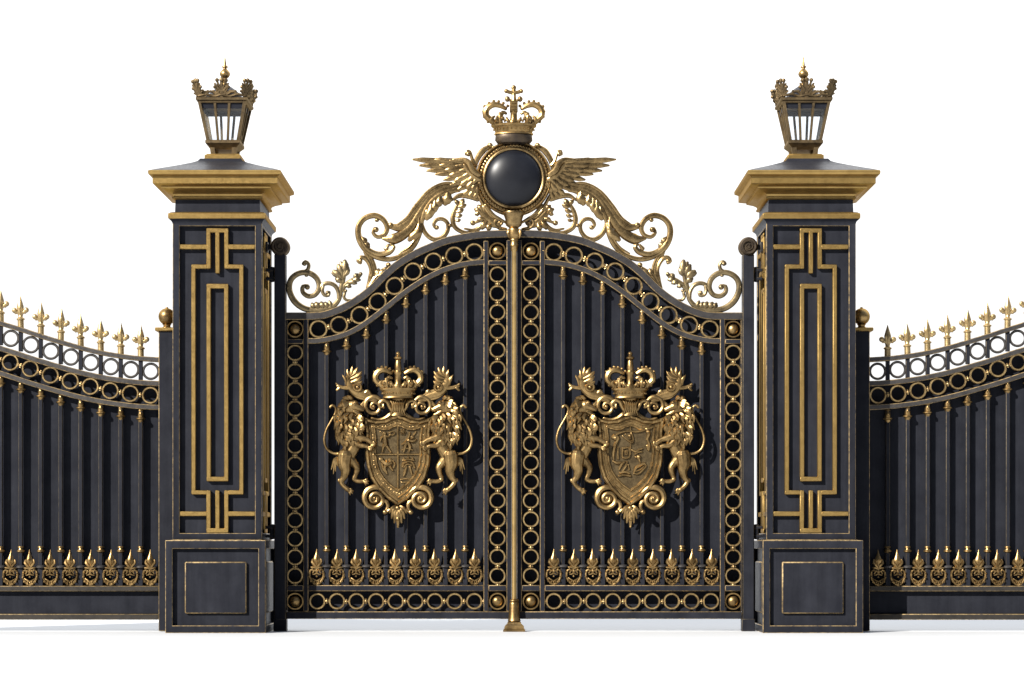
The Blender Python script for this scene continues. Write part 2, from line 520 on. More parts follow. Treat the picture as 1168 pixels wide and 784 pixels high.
def pillar(label):
    X0 = 254.6
    t = thing('gate_pillar', label, 'pillar', (X0, GY, 0), 'square pillars either side of the gate')
    # plinth
    px = 253.3; h = 56
    m = MB()
    m.box(px - h + 5.2, px + h - 5.2, 617.6, 719, -h + 5.2, h - 5.2, .3, 0)
    for k in range(4):
        m.T = rotT(px, k)
        c = .75
        m.frame(px - h, px + h, 616.5, 720, 8.2, 8.2, 9.5, 8.4, -h, -h + 6.5, c)
    m.T = None
    m.box(px - h + 5, px + h - 5, 615.9, 617.4, -h + 5, h - 5, .4, 1)
    pl = build(m, 'plinth', [DARK, WORN], t, (px, GY, 0))
    for k in range(4):
        m = MB(rotT(px, k))
        m.box(px - 34.5, px + 34.5, 640.5, 698.5, -h + 1.4, -h + 6.5, 1.3)
        build(m, 'raised_panel', [DARK, WORN], pl)
    # shaft
    h = 50
    m = MB()
    m.box(X0 - h + 6, X0 + h - 6, 257.5, 616, -h + 6, h - 6, .3, 0)
    for k in range(4):
        m.T = rotT(X0, k); c = .6
        m.frame(X0 - h, X0 + h, 257.4, 616, 7.8, 7.8, 7.8, 7.4, -h, -h + 7, c)
    build(m, 'shaft', [DARK, WORN], t, (X0, 616, 0))
    # neck
    m = MB()
    m.sqloft(X0, 0, [(258, 44), (252, 47.6), (248, 47.6), (236, 47.2), (232, 47.2)])
    build(m, 'neck', DARK, t, (X0, 258, 0))
    m = MB()
    m.box(X0 - 54.5, X0 + 54.5, 251.2, 257.6, -54.5, 54.5, .8, 0)
    m.sqloft(X0, 0, [(251.4, 53), (250.2, 52), (249.3, 48)])
    build(m, 'neck_band', GILT, t, (X0, 258, 0))
    m = MB(); m.sqloft(X0, 0, [(262.4, 50.15), (261, 50.4), (259.4, 51.6), (258.2, 53), (257.62, 53.6)], 0)
    build(m, 'band_moulding', DARK, t, (X0, 262, 0))
    # cornice
    m = MB()
    m.sqloft(X0, 0, [(235.4, 48.4), (234.4, 50.5), (232.6, 50.5), (232.0, 49), (229.5, 50), (227.2, 53.6), (225.6, 58), (224.6, 60.6), (223.0, 61), (222.4, 63.6),
                     (221.4, 67.6), (220.6, 69.2), (213.2, 69.2), (212.4, 70.2), (211.2, 73.0), (210, 73.6), (207.4, 73.6), (206.4, 72.8), (206.0, 70)])
    build(m, 'cornice', GILT, t, (X0, 235, 0), angle=28)
    m = MB()
    m.sqloft(X0, 0, [(206.6, 72.6), (204.2, 67), (199.6, 54), (194.8, 41), (190.6, 30.5), (188, 25.4), (185.6, 23.4), (185, 23)])
    build(m, 'roof', DARK, t, (X0, 206, 0), angle=28)
    # fret mouldings
    for k in range(4):
        m = MB(rotT(X0, k))
        f0, f1 = -h + .8, -h + 6.2
        def B(a, b, y0, y1, df=0): m.box(X0 + a, X0 + b, y0, y1, f0 + df, f1, .7, 0)
        for s in (-1, 1):
            def Bs(a, b, y0, y1, df=0): B(*( (a, b) if s > 0 else (-b, -a)), y0, y1, df)
            Bs(7.6, 12.4, 267.4, 312.8); Bs(11.5, 29.2, 308, 312.8, -.06)
            Bs(24.4, 29.2, 310, 563); Bs(7.6, 12.4, 560.6, 608.4)
            Bs(11.5, 29.2, 560.6, 565.4, -.06)
            Bs(11.5, 42.2, 285.6, 291.0, .06); Bs(11.5, 42.2, 584.2, 589.6, .06)
            Bs(7.4, 12.2, 329.6, 550.6)
        B(-12.4, 12.4, 267.4, 272.4, -.1); B(-2.4, 2.4, 271.4, 318)
        B(-12.4, 12.4, 603, 608.4, -.1); B(-2.4, 2.4, 560.6, 604)
        B(-12.2, 12.2, 329.6, 335, -.06); B(-12.2, 12.2, 545.4, 550.6, -.06)
        build(m, 'fret_moulding', GILT, t)
    return t

# ------------------------------------------------------------------ lantern
def lantern(label):
    X = 256.6
    t = thing('crowned_lantern', label, 'lantern', (X, 185, 0), 'lanterns on the pillar roofs')
    m = MB(); m.box(X - 20.5, X + 20.5, 180, 185.5, -20.5, 20.5, .7, 0); m.box(X - 18.5, X + 18.5, 178.8, 180, -18.5, 18.5, .3, 0)
    build(m, 'base_slab', GILT, t, (X, 185.5, 0))
    for a in (-1, 1):
        for b in (-1, 1):
            m = MB(); m.bar3((X + a * 11.5, 179.5, b * 11.5), (X + a * 12.6, 171, b * 12.6), 5.4)
            build(m, 'leg', OLD, t)
    m = MB(); m.sqloft(X, 0, [(173.4, 13.4), (172, 14.2), (167.6, 18.8), (166.6, 19.8), (163.6, 19.8), (163, 18.6)])
    tray = build(m, 'tray', OLD, t, (X, 173, 0), angle=25)
    y0, y1, h0, h1 = 164, 121, 17.0, 25.6
    for a in (-1, 1):
        for b in (-1, 1):
            m = MB(); m.bar3((X + a * h0, y0, b * h0), (X + a * h1, y1, b * h1), 3.4)
            build(m, 'corner_post', OLD, t)
    for k in range(4):
        for a in (-1, 1):
            m = MB(rotT(X, k)); m.bar3((X + a * h0 * .32, y0, -h0), (X + a * h1 * .32, y1, -h1), 2.7, 2.0)
            build(m, 'glazing_bar', OLD, t)
        m = MB(rotT(X, k))
        m.add([(X - h0, y0, -h0 + 1.4), (X + h0, y0, -h0 + 1.4), (X + h1, y1, -h1 + 1.4), (X - h1, y1, -h1 + 1.4),
               (X - h0, y0, -h0 + 2), (X + h0, y0, -h0 + 2), (X + h1, y1, -h1 + 2), (X - h1, y1, -h1 + 2)],
              [[0, 1, 2, 3], [4, 5, 6, 7], [0, 1, 5, 4], [1, 2, 6, 5], [2, 3, 7, 6], [3, 0, 4, 7]])
        build(m, 'pane', GLASS, t)
        m = MB(rotT(X, k))
        m.add([(X - 24.2, 128.6, -24), (X + 24.2, 128.6, -24), (X + 25.4, 122, -25.2), (X - 25.4, 122, -25.2),
               (X - 23.6, 128.6, -22.8), (X + 23.6, 128.6, -22.8), (X + 24.8, 122, -24), (X - 24.8, 122, -24)],
              [[0, 1, 2, 3], [4, 5, 6, 7], [0, 1, 5, 4], [1, 2, 6, 5], [2, 3, 7, 6], [3, 0, 4, 7]])
        build(m, 'hood_apron', DARK, t)
    m = MB(); m.sqloft(X, 0, [(123, 25.4), (122.4, 27), (120.6, 27.2), (119.8, 29), (117.4, 29.4), (116.6, 28.6), (116.2, 26)])
    top = build(m, 'top_frame', OLD, t, (X, 123, 0), angle=25)
    m = MB(); m.lathe(X, 0, [(117, 22), (113, 21), (107, 17), (102, 11), (98, 5), (96.5, 2.5)], 20)
    build(m, 'dome', DARK, t, (X, 117, 0))
    # crest of leaves round the top frame
    def leaf(mm, u, w0, hgt, lean, T):
        g = MB(); global TF; TF = .8
        def q(x, y):  # local lean outwards
            return (u + x, 116.5 - y, -28 - lean * y)
        g.tube([q(0, 0), q(0, hgt * .5), q(0, hgt * .86)], [3.4, 2.6, 2.4], seg=6, flat=.5)
        for s in (-1, 1):
            g.tube([q(0, hgt * .1), q(s * w0 * .45, hgt * .22), q(s * w0 * 1.05, hgt * .3)], [2.2, 2.2, 1.2], seg=6, flat=.6)
            g.tube([q(0, hgt * .3), q(s * w0 * .5, hgt * .5), q(s * w0 * .95, hgt * .78)], [2.2, 2.5, 1.5], seg=6, flat=.6)
        for s in (-1, 1):
            g.tube([q(0, 1), q(s * w0 * .55, hgt * .3), q(s * w0 * .85, hgt * .55), q(s * w0 * .55, hgt * .66)], [1.5, 1.4, 1.3, .9], seg=6)
            g.tube([q(0, hgt * .4), q(s * w0 * .5, hgt * .78), q(s * w0 * .6, hgt * .98)], [1.3, 1.7, 1.5], seg=6)
            g.sphere(*q(s * w0 * .62, hgt * .98), 2.4, u=7, w=5); g.sphere(*q(s * w0 * .95, hgt * .58), 2.1, u=7, w=5)
        g.sphere(*q(0, hgt), 2.7, 2.9, 2, u=7, w=5)
        TF = 1.0
        for p in g.v: mm.v.append(T(*p))
        o = len(mm.v) - len(g.v)
        mm.f += [[o + i for i in f] for f in g.f]; mm.m += g.m
    for k in range(4):
        T = rotT(X, k)
        m = MB()
        leaf(m, X, 8, 19, .12, T)
        g = MB(T)
        g.tube([(X - 26, 115, -28), (X - 17, 113.5, -29), (X - 9, 115.6, -28), (X, 114, -29), (X + 9, 115.6, -28), (X + 17, 113.5, -29), (X + 26, 115, -28)], 1.5, seg=6)
        for i in range(17):
            x = X - 25 + i * 50 / 16
            g.sphere(x, 113.4 - (1.8 if i % 2 else 0) - 1.6 * abs(i % 4 - 2), -28.6, 1.6, u=6, w=4)
        for a in (-1, 1):
            g.tube([(X + a * 5, 115, -28), (X + a * 11, 110.5, -29), (X + a * 16, 112, -29.4), (X + a * 14, 115, -29)], [1.3, 1.5, 1.3, 1], seg=6)
        g.v = list(g.v)
        o = len(m.v); m.v += g.v; m.f += [[o + i for i in f] for f in g.f]; m.m += g.m
        build(m, 'leaf_crest', OLD, t)
        # corner leaf, turned outward on the diagonal
        m = MB()
        a = R(45 + 90 * k)
        def TC(x, y, d, a=a):
            u = x - X; w = -d - 28 + 36.5
            return (X + u * math.sin(a) + w * math.cos(a), y, -u * math.cos(a) + w * math.sin(a))
        leaf(m, X, 7, 18, .30, TC)
        build(m, 'corner_leaf', OLD, t)
    m = MB(); m.lathe(X, 0, [(98, 4), (96, 3.6), (95, 2.2), (93.5, 2.4), (92.5, 4), (91, 2.6), (90, 2.2), (88, 4.6), (85.5, 6), (83, 5.6), (80.5, 3.6), (79, 2.2), (77.6, 2.0), (77, 3.6), (76, 3.4), (75, 1.8), (70, 1.1), (64, .2)], 16)
    build(m, 'finial', BRASS, t, (X, 98, 0))
    return t

# ------------------------------------------------------------------ hinge post
def hinge_post(label):
    t = thing('hinge_post', label, 'gate post', (320, GY, 0), 'posts the leaves swing on')
    m = MB(); m.box(313.4, 326.6, 291, 719, -6.6, 6.6, .8); m.box(312.6, 327.4, 706, 720, -7.2, 7.2, .5)
    build(m, 'post', [DARK, EDGE], t, (320, GY, 0))
    m = MB()
    # scrolled spool on top, axis front to back
    n = 30
    for (dd, rr_) in ((0, 10.2),):
        vs = []; F = []
        prof = [(-9, .05), (-9, 2.6), (-8.2, 3.2), (-8.0, 5.6), (-9.4, 6.6), (-9.6, 8.6), (-8.4, 9.8), (-6.5, 10.6), (-4.5, 10), (0, 9.6), (4.5, 10), (6.5, 10.6), (8.4, 9.8), (9, 8), (9, .05)]
        for q, r in prof:
            for k in range(n):
                a = 2 * PI * k / n; vs.append((320 + r * math.cos(a), 282 + r * math.sin(a), q))
        for i in range(len(prof) - 1):
            for k in range(n):
                k2 = (k + 1) % n; F.append([i * n + k, i * n + k2, (i + 1) * n + k2, (i + 1) * n + k])
        F.append(list(range(n))); F.append([(len(prof) - 1) * n + k for k in range(n)])
        m.add(vs, F)
    m.tube(spiral(320, 282, 7.4, 1.5, 60, -520, d=-9.2), .9, seg=6)
    k = build(m, 'scroll_knob', [IRONBR], t, (320, 282, 0))
    m = MB()
    m.box(303.5, 311.5, 279, 285.4, -3, 3, .6); m.box(303, 306, 276.4, 288, -5, 5, .6)
    build(m, 'top_bracket', [DARK, EDGE], t)
    m = MB(); m.box(303.5, 313.6, 306.5, 310, -3, 3, .5); m.box(303.5, 313.6, 316.5, 320, -3, 3, .5)
    m.lathe(310.2, 0, [(304.5, 1.5), (305, 2.8), (321.5, 2.8), (322, 1.5)], 12)
    build(m, 'hinge', [DARK, EDGE], t)
    m = MB(); m.box(303.5, 313.6, 600, 603.5, -3, 3, .5); m.box(303.5, 313.6, 610, 613.5, -3, 3, .5)
    m.lathe(310.2, 0, [(598, 1.5), (598.5, 2.8), (615, 2.8), (615.5, 1.5)], 12)
    build(m, 'hinge', [DARK, EDGE], t)
IRONBR = mat_brass('bronzed_iron', (.10, .075, .05), (.035, .03, .03), .7, .42, 12, .3, .65)

# ------------------------------------------------------------------ gate leaf
TOPC = smooth([(326.5, 357), (345, 357), (360, 356.8), (372, 355), (390, 348), (407, 338), (421, 327), (437.6, 310.5), (454, 297), (473, 286), (490, 278.5), (510, 271), (541, 265.2), (562, 263.6), (583.4, 263)])
LOWC = smooth([(352, 392.5), (362, 392.4), (377, 390), (395, 385), (412, 376.5), (427, 366), (443, 353.5), (462, 338), (480, 325.5), (495, 317), (510, 310.5), (530, 305), (552, 302.5)])

def gate_leaf(label):
    t = thing('gate_leaf', label, 'gate', (455, 706, 0), 'leaves of the double gate')
    F0, F1 = -5, 5
    # back sheet
    m = MB()
    lo = [p for p in offset(LOWC, -3)]
    lo[0] = (350, lo[0][1]); lo[-1] = (554, lo[-1][1])
    m.prism(lo + [(554, 671), (350, 671)], 5.6, 7.6, .1, 0, 0)
    build(m, 'back_panel', [SHEET], t, (455, 671, 8))
    up = [p for p in offset(TOPC, 5)]
    up[0] = (326.8, up[0][1]); up[-1] = (583, up[-1][1])
    m = MB(); m.prism(up + [(583, 300), (554, 300.4)] + [(p[0], p[1]) for p in lo[::-1][1:-1]] + [(350, 389), (326.8, 389)], 13, 14.4, .1, 0, 0)
    for a in ((326.8, 351, 389.1, 671), (553, 583, 300.5, 671), (326.8, 583, 671.1, 702)): m.box(*a, 13, 14.4, .1, 0)
    build(m, 'border_backing', [SHEET], t, (455, 700, 14))
    m = MB()
    for a in ((346.6, 350, 392, 671), (553, 557, 302, 671), (350, 553, 669.4, 673), (326.9, 328.2, 364, 700), (581, 583.2, 275, 700)): m.box(*a, 4.9, 13.1, .1, 0)
    m.rail([(p[0], p[1]) for p in lo], 3, 4.9, 13.05, .1, step=400, em=0)
    m.rail([(p[0], p[1] - 0) for p in offset(TOPC, 6)], 3, 4.9, 13.05, .1, step=400, em=0)
    build(m, 'border_lining', [SHEET], t, (455, 700, 9))
    # stiles
    def part(nm, *a, mats=None):
        m = MB(); m.box(*a, F0, F1, .75); return build(m, nm, mats or [DARK, WORN], t)
    m = MB(); m.box(326.9, 328.3, 364.5, 697, F0 + .5, F1, .3); build(m, 'stile', [DARK, WORN], t)
    part('stile', 346.4, 352.2, 364.0, 697.5)
    part('stile', 551.6, 557.2, 275.5, 697.5)
    part('stile', 577.8, 583.4, 274.6, 697.5)
    m = MB(); m.box(583.5, 586.3, 266, 700, -1, F1, .4); build(m, 'meeting_strip', [DARK, DARK], t)
    # rails
    part('rail', 326.9, 583.4, 697.5, 706)
    part('rail', 352.2, 551.6, 667.6, 674.4)
    part('rail', 328.3, 346.4, 667.6, 674.4); part('rail', 557.2, 577.8, 667.6, 674.4)
    part('rail', 328.3, 346.4, 387.4, 392.8); part('rail', 557.2, 577.8, 297.8, 303.2)
    m = MB(); c = offset(TOPC, 4.2); c[0] = (326.9, c[0][1]); c[-1] = (583.4, c[-1][1]); m.rail(c, 8.4, F0 - .6, F1 + .6, .8, step=400)
    build(m, 'arched_rail', [ARCH, WORN], t)
    m = MB(); c = offset(LOWC, -3.1); c[0] = (352.2, c[0][1]); c[-1] = (551.6, c[-1][1]); m.rail(c, 6.2, F0 + .02, F1 - .02, .8, step=400)
    build(m, 'arched_rail', [ARCH, WORN], t)
    # chains of rings
    r0 = build(ring_mb(), 'chain_ring', RINGB, t, (0, 0, 0)); r0.location = V(336.9, 403.2, -2.4) - wl(t)
    first = True
    def ring(X, Y, a=0):
        nonlocal first
        if first: first = False; r0.location = V(X, Y, -2.4) - wl(t); r0.rotation_euler = (0, R(a) * SG, 0); WL[r0.name] = V(X, Y, -2.4)
        else: inst(r0, t, (X, Y, -2.4), a)
    r0w = wl(t)
    # mesh was built at its own origin
    for k in range(13): ring(336.9, 402.9 + 21.17 * k)
    for k in range(17): ring(567.5, 313.8 + 21.45 * k)
    for k in range(9): ring(362.3 + 22.35 * k, 686, -90)
    arc = [(363.6, 375.9), (387, 371.2), (410.4, 360), (431, 344.6), (450.3, 326.8), (471.2, 310.3), (494.6, 299), (518.4, 292.2), (541.2, 288.4)]
    for i, (x, y) in enumerate(arc):
        j = min(i, len(arc) - 2)
        a = math.degrees(math.atan2(arc[j + 1][1] - arc[j][1], arc[j + 1][0] - arc[j][0]))
        o = inst(r0, t, (x, y, -2.4), a - 90)
        o.scale = (1.1, 1, 1.12)
    for X, Y in ((336.9, 376), (336.9, 686), (567.5, 286.8), (567.5, 686)): boss(t, X, Y, -2.2)
    # vertical bars and palmettes
    protos = {}
    for k in range(8):
        X = 372.8 + 22.55 * k
        bar_set(t, X, yat(LOWC, X) - .6, 667.6, protos=protos, d=0)
    p0 = None
    for k in range(9):
        X = 361.6 + 22.5 * k
        if p0 is None: p0 = build(shift(palmette_mb(random.Random(3)), X, 667.8, -3.2), 'palmette', BRASS, t, (X, 667.8, -3.2))
        else: inst(p0, t, (X, 667.8, -3.2))
    global TF
    TF = 1.3
    overthrow(t)
    TF = 1.0
    return t

def scr(t, name, strands, mat=None, seg=8, flat=.8):
    m = MB()
    for pts, rr in strands:
        pts = [(p[0], p[1], p[2] if len(p) > 2 else 0) for p in pts]
        if isinstance(rr, tuple):
            n = len(pts); rr = [rr[0] + (rr[1] - rr[0]) * i / (n - 1) for i in range(n)] if len(rr) == 2 else list(rr)
        m.tube(pts, rr, flat=flat, seg=seg, step=1.8)
    return m

def lobe(m, x0, y0, x1, y1, w, bend=0, d=-1, fl=.45, tip=.5):
    """leaf lobe: flattened blade with a raised midrib"""
    w *= 1.3
    mx, my = (x0 + x1) / 2, (y0 + y1) / 2
    nx, ny = -(y1 - y0), (x1 - x0)
    mx += nx * bend; my += ny * bend
    q = lambda a, b, t: a + (b - a) * t
    pts = [(x0, y0, d), (q(x0, mx, .6), q(y0, my, .6), d - .4), (mx, my, d - .8), (q(mx, x1, .6), q(my, y1, .6), d - .5), (x1, y1, d)]
    m.tube(pts, [w * .4, w * .75, w, w * (.95 if tip > .3 else .7), w * tip], flat=fl, seg=8, step=2)
    m.tube([(p[0], p[1], p[2] - w * fl * .8) for p in pts], [.3, .55, .6, .5, .2], seg=5, step=3)

def overthrow(t):
    D = 0
    # 1 small C scroll beside the post
    m = MB()
    m.tube([(388.5, 333), (386.5, 342), (378.5, 350.4), (364, 354.2), (348, 352.4), (336, 344), (330, 331), (332, 319), (341, 312), (352.5, 311.6), (361.4, 318), (364, 328), (359.6, 336.2), (351.6, 338), (345.4, 333.4), (345.6, 327), (351, 326.4)],
           [1.6, 2, 2.4, 2.6, 2.7, 2.8, 2.7, 2.6, 2.5, 2.5, 2.4, 2.3, 2.2, 2.2, 2, 1.9, 1.6], flat=.8)
    m.sphere(350.6, 327.8, -1, 3.1, 3.1, 2.8)
    m.tube([(345, 311.2), (351, 307.6), (352, 301.6), (348.2, 298.6), (346, 301.2)], [1.6, 1.7, 1.6, 1.6, 1.6]); m.sphere(347.4, 301.2, -.6, 2.5, u=8, w=6)
    m.tube([(363.4, 331), (368, 325), (375, 323.2), (382, 326), (386, 333), (386.4, 342)], [1.4, 1.8, 1.9, 1.9, 1.9, 1.6])
    m.tube([(368.6, 326), (367.6, 331.6), (370, 336.6), (374.6, 337), (375.4, 333.4)], [1.5, 1.6, 1.6, 1.6, 1.4]); m.sphere(373.6, 334, -.6, 2.3, u=8, w=6)
    for x, y, w in ((356, 349.6, 2.4), (360.5, 349, 3), (366.5, 348.6, 3), (371, 348.6, 2.4), (375.6, 346.8, 1.8)):
        lobe(m, x + 2, 353, x, y - 3, w * .8, .1)
    m.sphere(328.6, 328, -.5, 2.4, 3.6, 2.4, u=8, w=6); m.sphere(349.5, 314.6, -.5, 2.2, 1.6, 2, u=8, w=6)
    build(m, 'scroll', OLDB, t)
    # leaf rising from it
    m = MB()
    m.tube([(388, 338), (389.4, 328), (392, 316), (393, 306)], [1.8, 2.2, 2, 1.2], flat=.7)
    for x0, y0, x1, y1, w in ((391.4, 318, 393.4, 298, 2.6), (391, 317, 386, 303, 2.4), (390.6, 319, 380.6, 309.6, 2.3), (390, 323, 383.6, 318, 2.2), (392, 316, 397, 305.6, 2.2), (392, 312, 388.8, 299.6, 1.8), (390.4, 322, 379, 311.6, 1.5)):
        lobe(m, x0, y0, x1, y1, w, .08)
    m.tube([(389.4, 332), (394, 325.6), (401, 321), (407, 317.4), (411.6, 313)], [1.6, 2.2, 2.4, 2, 1.5], flat=.7); m.sphere(411.4, 312.8, -.6, 2.3, u=8, w=6)
    for x0, y0, x1, y1, w in ((398, 322, 406.4, 323.4, 1.8), (402, 320, 410.6, 319.6, 1.7), (394, 326, 400, 327.4, 1.7), (404, 318, 408, 313, 1.6)):
        lobe(m, x0, y0, x1, y1, w, -.1)
    m.tube([(391, 331.6), (393.6, 333.4), (392.2, 338.6), (395, 342.4), (400, 342.4)], [1.1, 1.4, 1.4, 1.3, .8]); m.sphere(394.4, 332, -.6, 1.9, u=8, w=6)
    build(m, 'acanthus_leaf', OLDB, t)
    # sprig standing on the arch
    m = MB()
    for off, r in ((0, 1.9), (2.6, 1.7), (-2, 1.5)):
        m.tube([(419.5 + off * .4, 329, -off * .2), (424 + off, 317, 0), (425 + off, 307, 0), (421.4 + off, 296, 0), (416 + off * .3, 286.5, 0)], [r * .8, r * 1.2, r * 1.1, r, r * .8], flat=.8)
    m.tube([(424, 311), (421.6, 301.6), (416.6, 295), (411, 294), (408.6, 298), (411.4, 300)], [1.6, 2, 2, 1.9, 1.8, 1.5]); m.sphere(411, 297.8, -.6, 2.6, u=8, w=6)
    m.tube([(420.5, 328), (427, 318.4), (434.4, 310.6), (441, 306)], [1.6, 2.2, 2, 1.6]); m.sphere(443, 302.4, -.6, 2.9, u=8, w=6)
    lobe(m, 429, 315, 440, 308.5, 2.8, .12); lobe(m, 427, 316, 432, 307.6, 2, .1)
    build(m, 'acanthus_leaf', CAST, t)
    # big C scroll
    m = MB()
    m.tube([(478.6, 240), (480.6, 252), (478, 268), (470.4, 282.6), (458, 292), (443, 296), (428, 292.6), (416.4, 284), (409.6, 272), (409, 259), (415.6, 249.6), (427, 246), (437, 250.6), (441.6, 260), (438.4, 268), (430.6, 270.4), (425.6, 265.6), (427.4, 260.6)],
           [1.8, 2.3, 2.3, 2.2, 2.2, 2.2, 2.5, 2.8, 2.8, 2.6, 2.5, 2.6, 2.4, 2.2, 2, 1.8, 1.6, 1.3], flat=.8)
    m.tube([(476.8, 244, -2), (478, 256, -2), (474.6, 270, -2), (466.4, 282, -2), (455, 289.6, -2)], [.9, 1.1, 1.1, 1, .7])
    m.sphere(429, 262.2, -1, 3.2, 3.2, 2.8); m.sphere(430, 251.4, -1, 2.6, 2.4, 2, u=8, w=6)
    m.tube([(411.6, 274, -1), (420, 285, -1), (432, 290.4, -1), (443.6, 288, -1), (448.6, 282, -1), (446, 278.6, -1)], [1.2, 2.2, 2.5, 2.6, 2.2, 1.4])
    m.sphere(440.6, 284, -1.2, 2.6, 2.8, 2.2, u=8, w=6); m.tube([(440, 284, -1), (443.6, 279.6, -1)], [2, 1.2])
    for x, y in ((415, 276), (418, 281)): lobe(m, x - 2, y - 5, x + 3, y + 1, 1.9)
    build(m, 'scroll', CAST, t)
    # sweeping acanthus
    m = MB()
    strands = [
        ([(524, 211.5), (507, 212.6), (491.5, 220.5), (477.6, 236.6), (467.4, 251), (457, 259.4), (445.5, 258.6)], [1.6, 2.5, 2.9, 3.0, 3.0, 3.2, 1.8]),
        ([(522, 214), (504, 217), (490, 226), (479.5, 242), (470, 258), (460, 267.6), (449, 273), (437, 272.4)], [1.4, 2, 2.2, 2.4, 2.8, 3.6, 3.8, 1.0]),
        ([(524, 217.4), (509, 219.6), (496, 227), (486, 240), (480.4, 255)], [1.3, 1.8, 2.0, 2, 1.4]),
        ([(521, 209.8), (505, 210), (488.6, 218.6), (474.4, 235), (464.6, 248.6), (454, 256.6)], [.8, 1.0, 1.1, 1.2, 1.1, .8])]
    for i, (p, r) in enumerate(strands): m.tube([(q[0], q[1], -.8 * i) for q in p], [k * 1.28 for k in r], flat=.65, step=2.2)
    m.sphere(445.8, 257.2, -1, 3.1, 3.3, 2.6, u=8, w=6)
    for x0, y0, x1, y1, w in ((493, 229, 486.6, 250, 3.0), (497, 226, 492.6, 243.4, 2.7), (502, 223, 498.4, 236, 2.7), (511, 219, 507.6, 233, 3.3), (489, 236, 485, 246, 2.2), (481, 255, 467, 274, 3.0), (479, 252, 472, 270, 2.2)):
        lobe(m, x0, y0, x1, y1, w, -.12, -2)
    m.tube([(530, 214, -1), (519, 217, -1), (511, 222, -1)], [2, 2.6, 1.6], flat=.6)
    m.tube([(545, 228, -1), (534, 224, -1), (524, 223.6, -1), (515, 229, -1)], [2, 2.6, 2.2, 1], flat=.6)
    build(m, 'sweeping_acanthus', CAST, t)
    # second C scroll
    m = MB()
    m.tube([(479.6, 238), (480.6, 254), (485.6, 266.6), (495, 273.4), (504.6, 271), (510.6, 263), (510.4, 254.6), (504.6, 250), (498, 251), (494.8, 256.6), (497.6, 260.8)],
           [1.3, 1.8, 2, 2, 2, 1.9, 1.8, 1.8, 1.7, 1.6, 1.3], flat=.85)
    m.sphere(498.4, 259.8, -.8, 2.6, u=8, w=6)
    m.sphere(513.6, 257.6, -.6, 2.6, 2.2, 2, u=8, w=6)
    build(m, 'scroll', CAST, t)
    # third scroll with ruffled leaf
    m = MB()
    m.tube([(523.6, 232), (518.6, 241), (516.4, 251), (519.6, 260), (530, 265.6), (541.6, 264.6), (550, 258)], [1.4, 2, 2.2, 2, 1.8, 1.8, 1.2], flat=.85)
    m.tube([(530, 261), (540, 262.6), (548, 258), (552.6, 250)], [.9, 1.4, 1.4, .9])
    for x0, y0, x1, y1, w in ((523, 235, 519.4, 229, 1.6), (523, 235, 528.6, 228, 1.9), (522.6, 236, 531, 234, 1.8), (520.6, 242, 528, 239.6, 1.6), (520, 247, 526.6, 245.6, 1.5), (519.6, 252, 525, 251, 1.3)):
        lobe(m, x0, y0, x1, y1, w, .1)
    build(m, 'scroll', CAST, t)
    m = MB()
    for dy, r in ((0, 2.6), (3.4, 2.0), (-3, 1.8)):
        m.tube([(570, 257 + dy * .6, 0), (561, 253.4 + dy, 0), (553, 246 + dy, 0), (547, 239.6 + dy * .4, 0)], [r * .7, r, r, r * .8], flat=.7)
    for x0, y0, x1, y1, w in ((549, 243, 542, 239, 2), (550, 241, 545.6, 235, 2), (552, 241, 551, 234, 2), (547, 244, 542.6, 245, 1.8), (556, 252, 550, 261, 2.2), (560, 255, 557, 263, 2.0), (553, 250, 545, 252, 1.8)):
        lobe(m, x0, y0, x1, y1, w, .08)
    m.sphere(539.4, 254.6, -.6, 3.3, 3, 2.6, u=9, w=6); m.tube([(542, 254), (548, 252)], [1.3, 1.3])
    m.tube(spiral(569.6, 254.2, 6.0, 1.2, 100, 520, d=-1), [1.5] * 12 + [1.3] * 4, seg=7)
    m.sphere(569.6, 254.2, -1, 2.2, u=8, w=6); m.tube([(570, 260.6), (577, 262)], [1.8, 1.6])
    m.tube([(545, 222, -1), (552, 235, -1), (560, 246, -1), (566, 249, -1)], [1.4, 1.8, 1.8, 1.3])
    build(m, 'acanthus_leaf', CAST, t)

OLDB = mat_brass('aged_dull_brass', (.27, .205, .11), (.06, .048, .032), .9, .38, 14, .28, .6, .4)
SHEET = mat_dark(.95); SHEET.name = 'dark_iron_sheet'
ARCH = mat_brass('grey_iron_rail', (.045, .044, .047), (.026, .026, .030), .4, .42, 12)

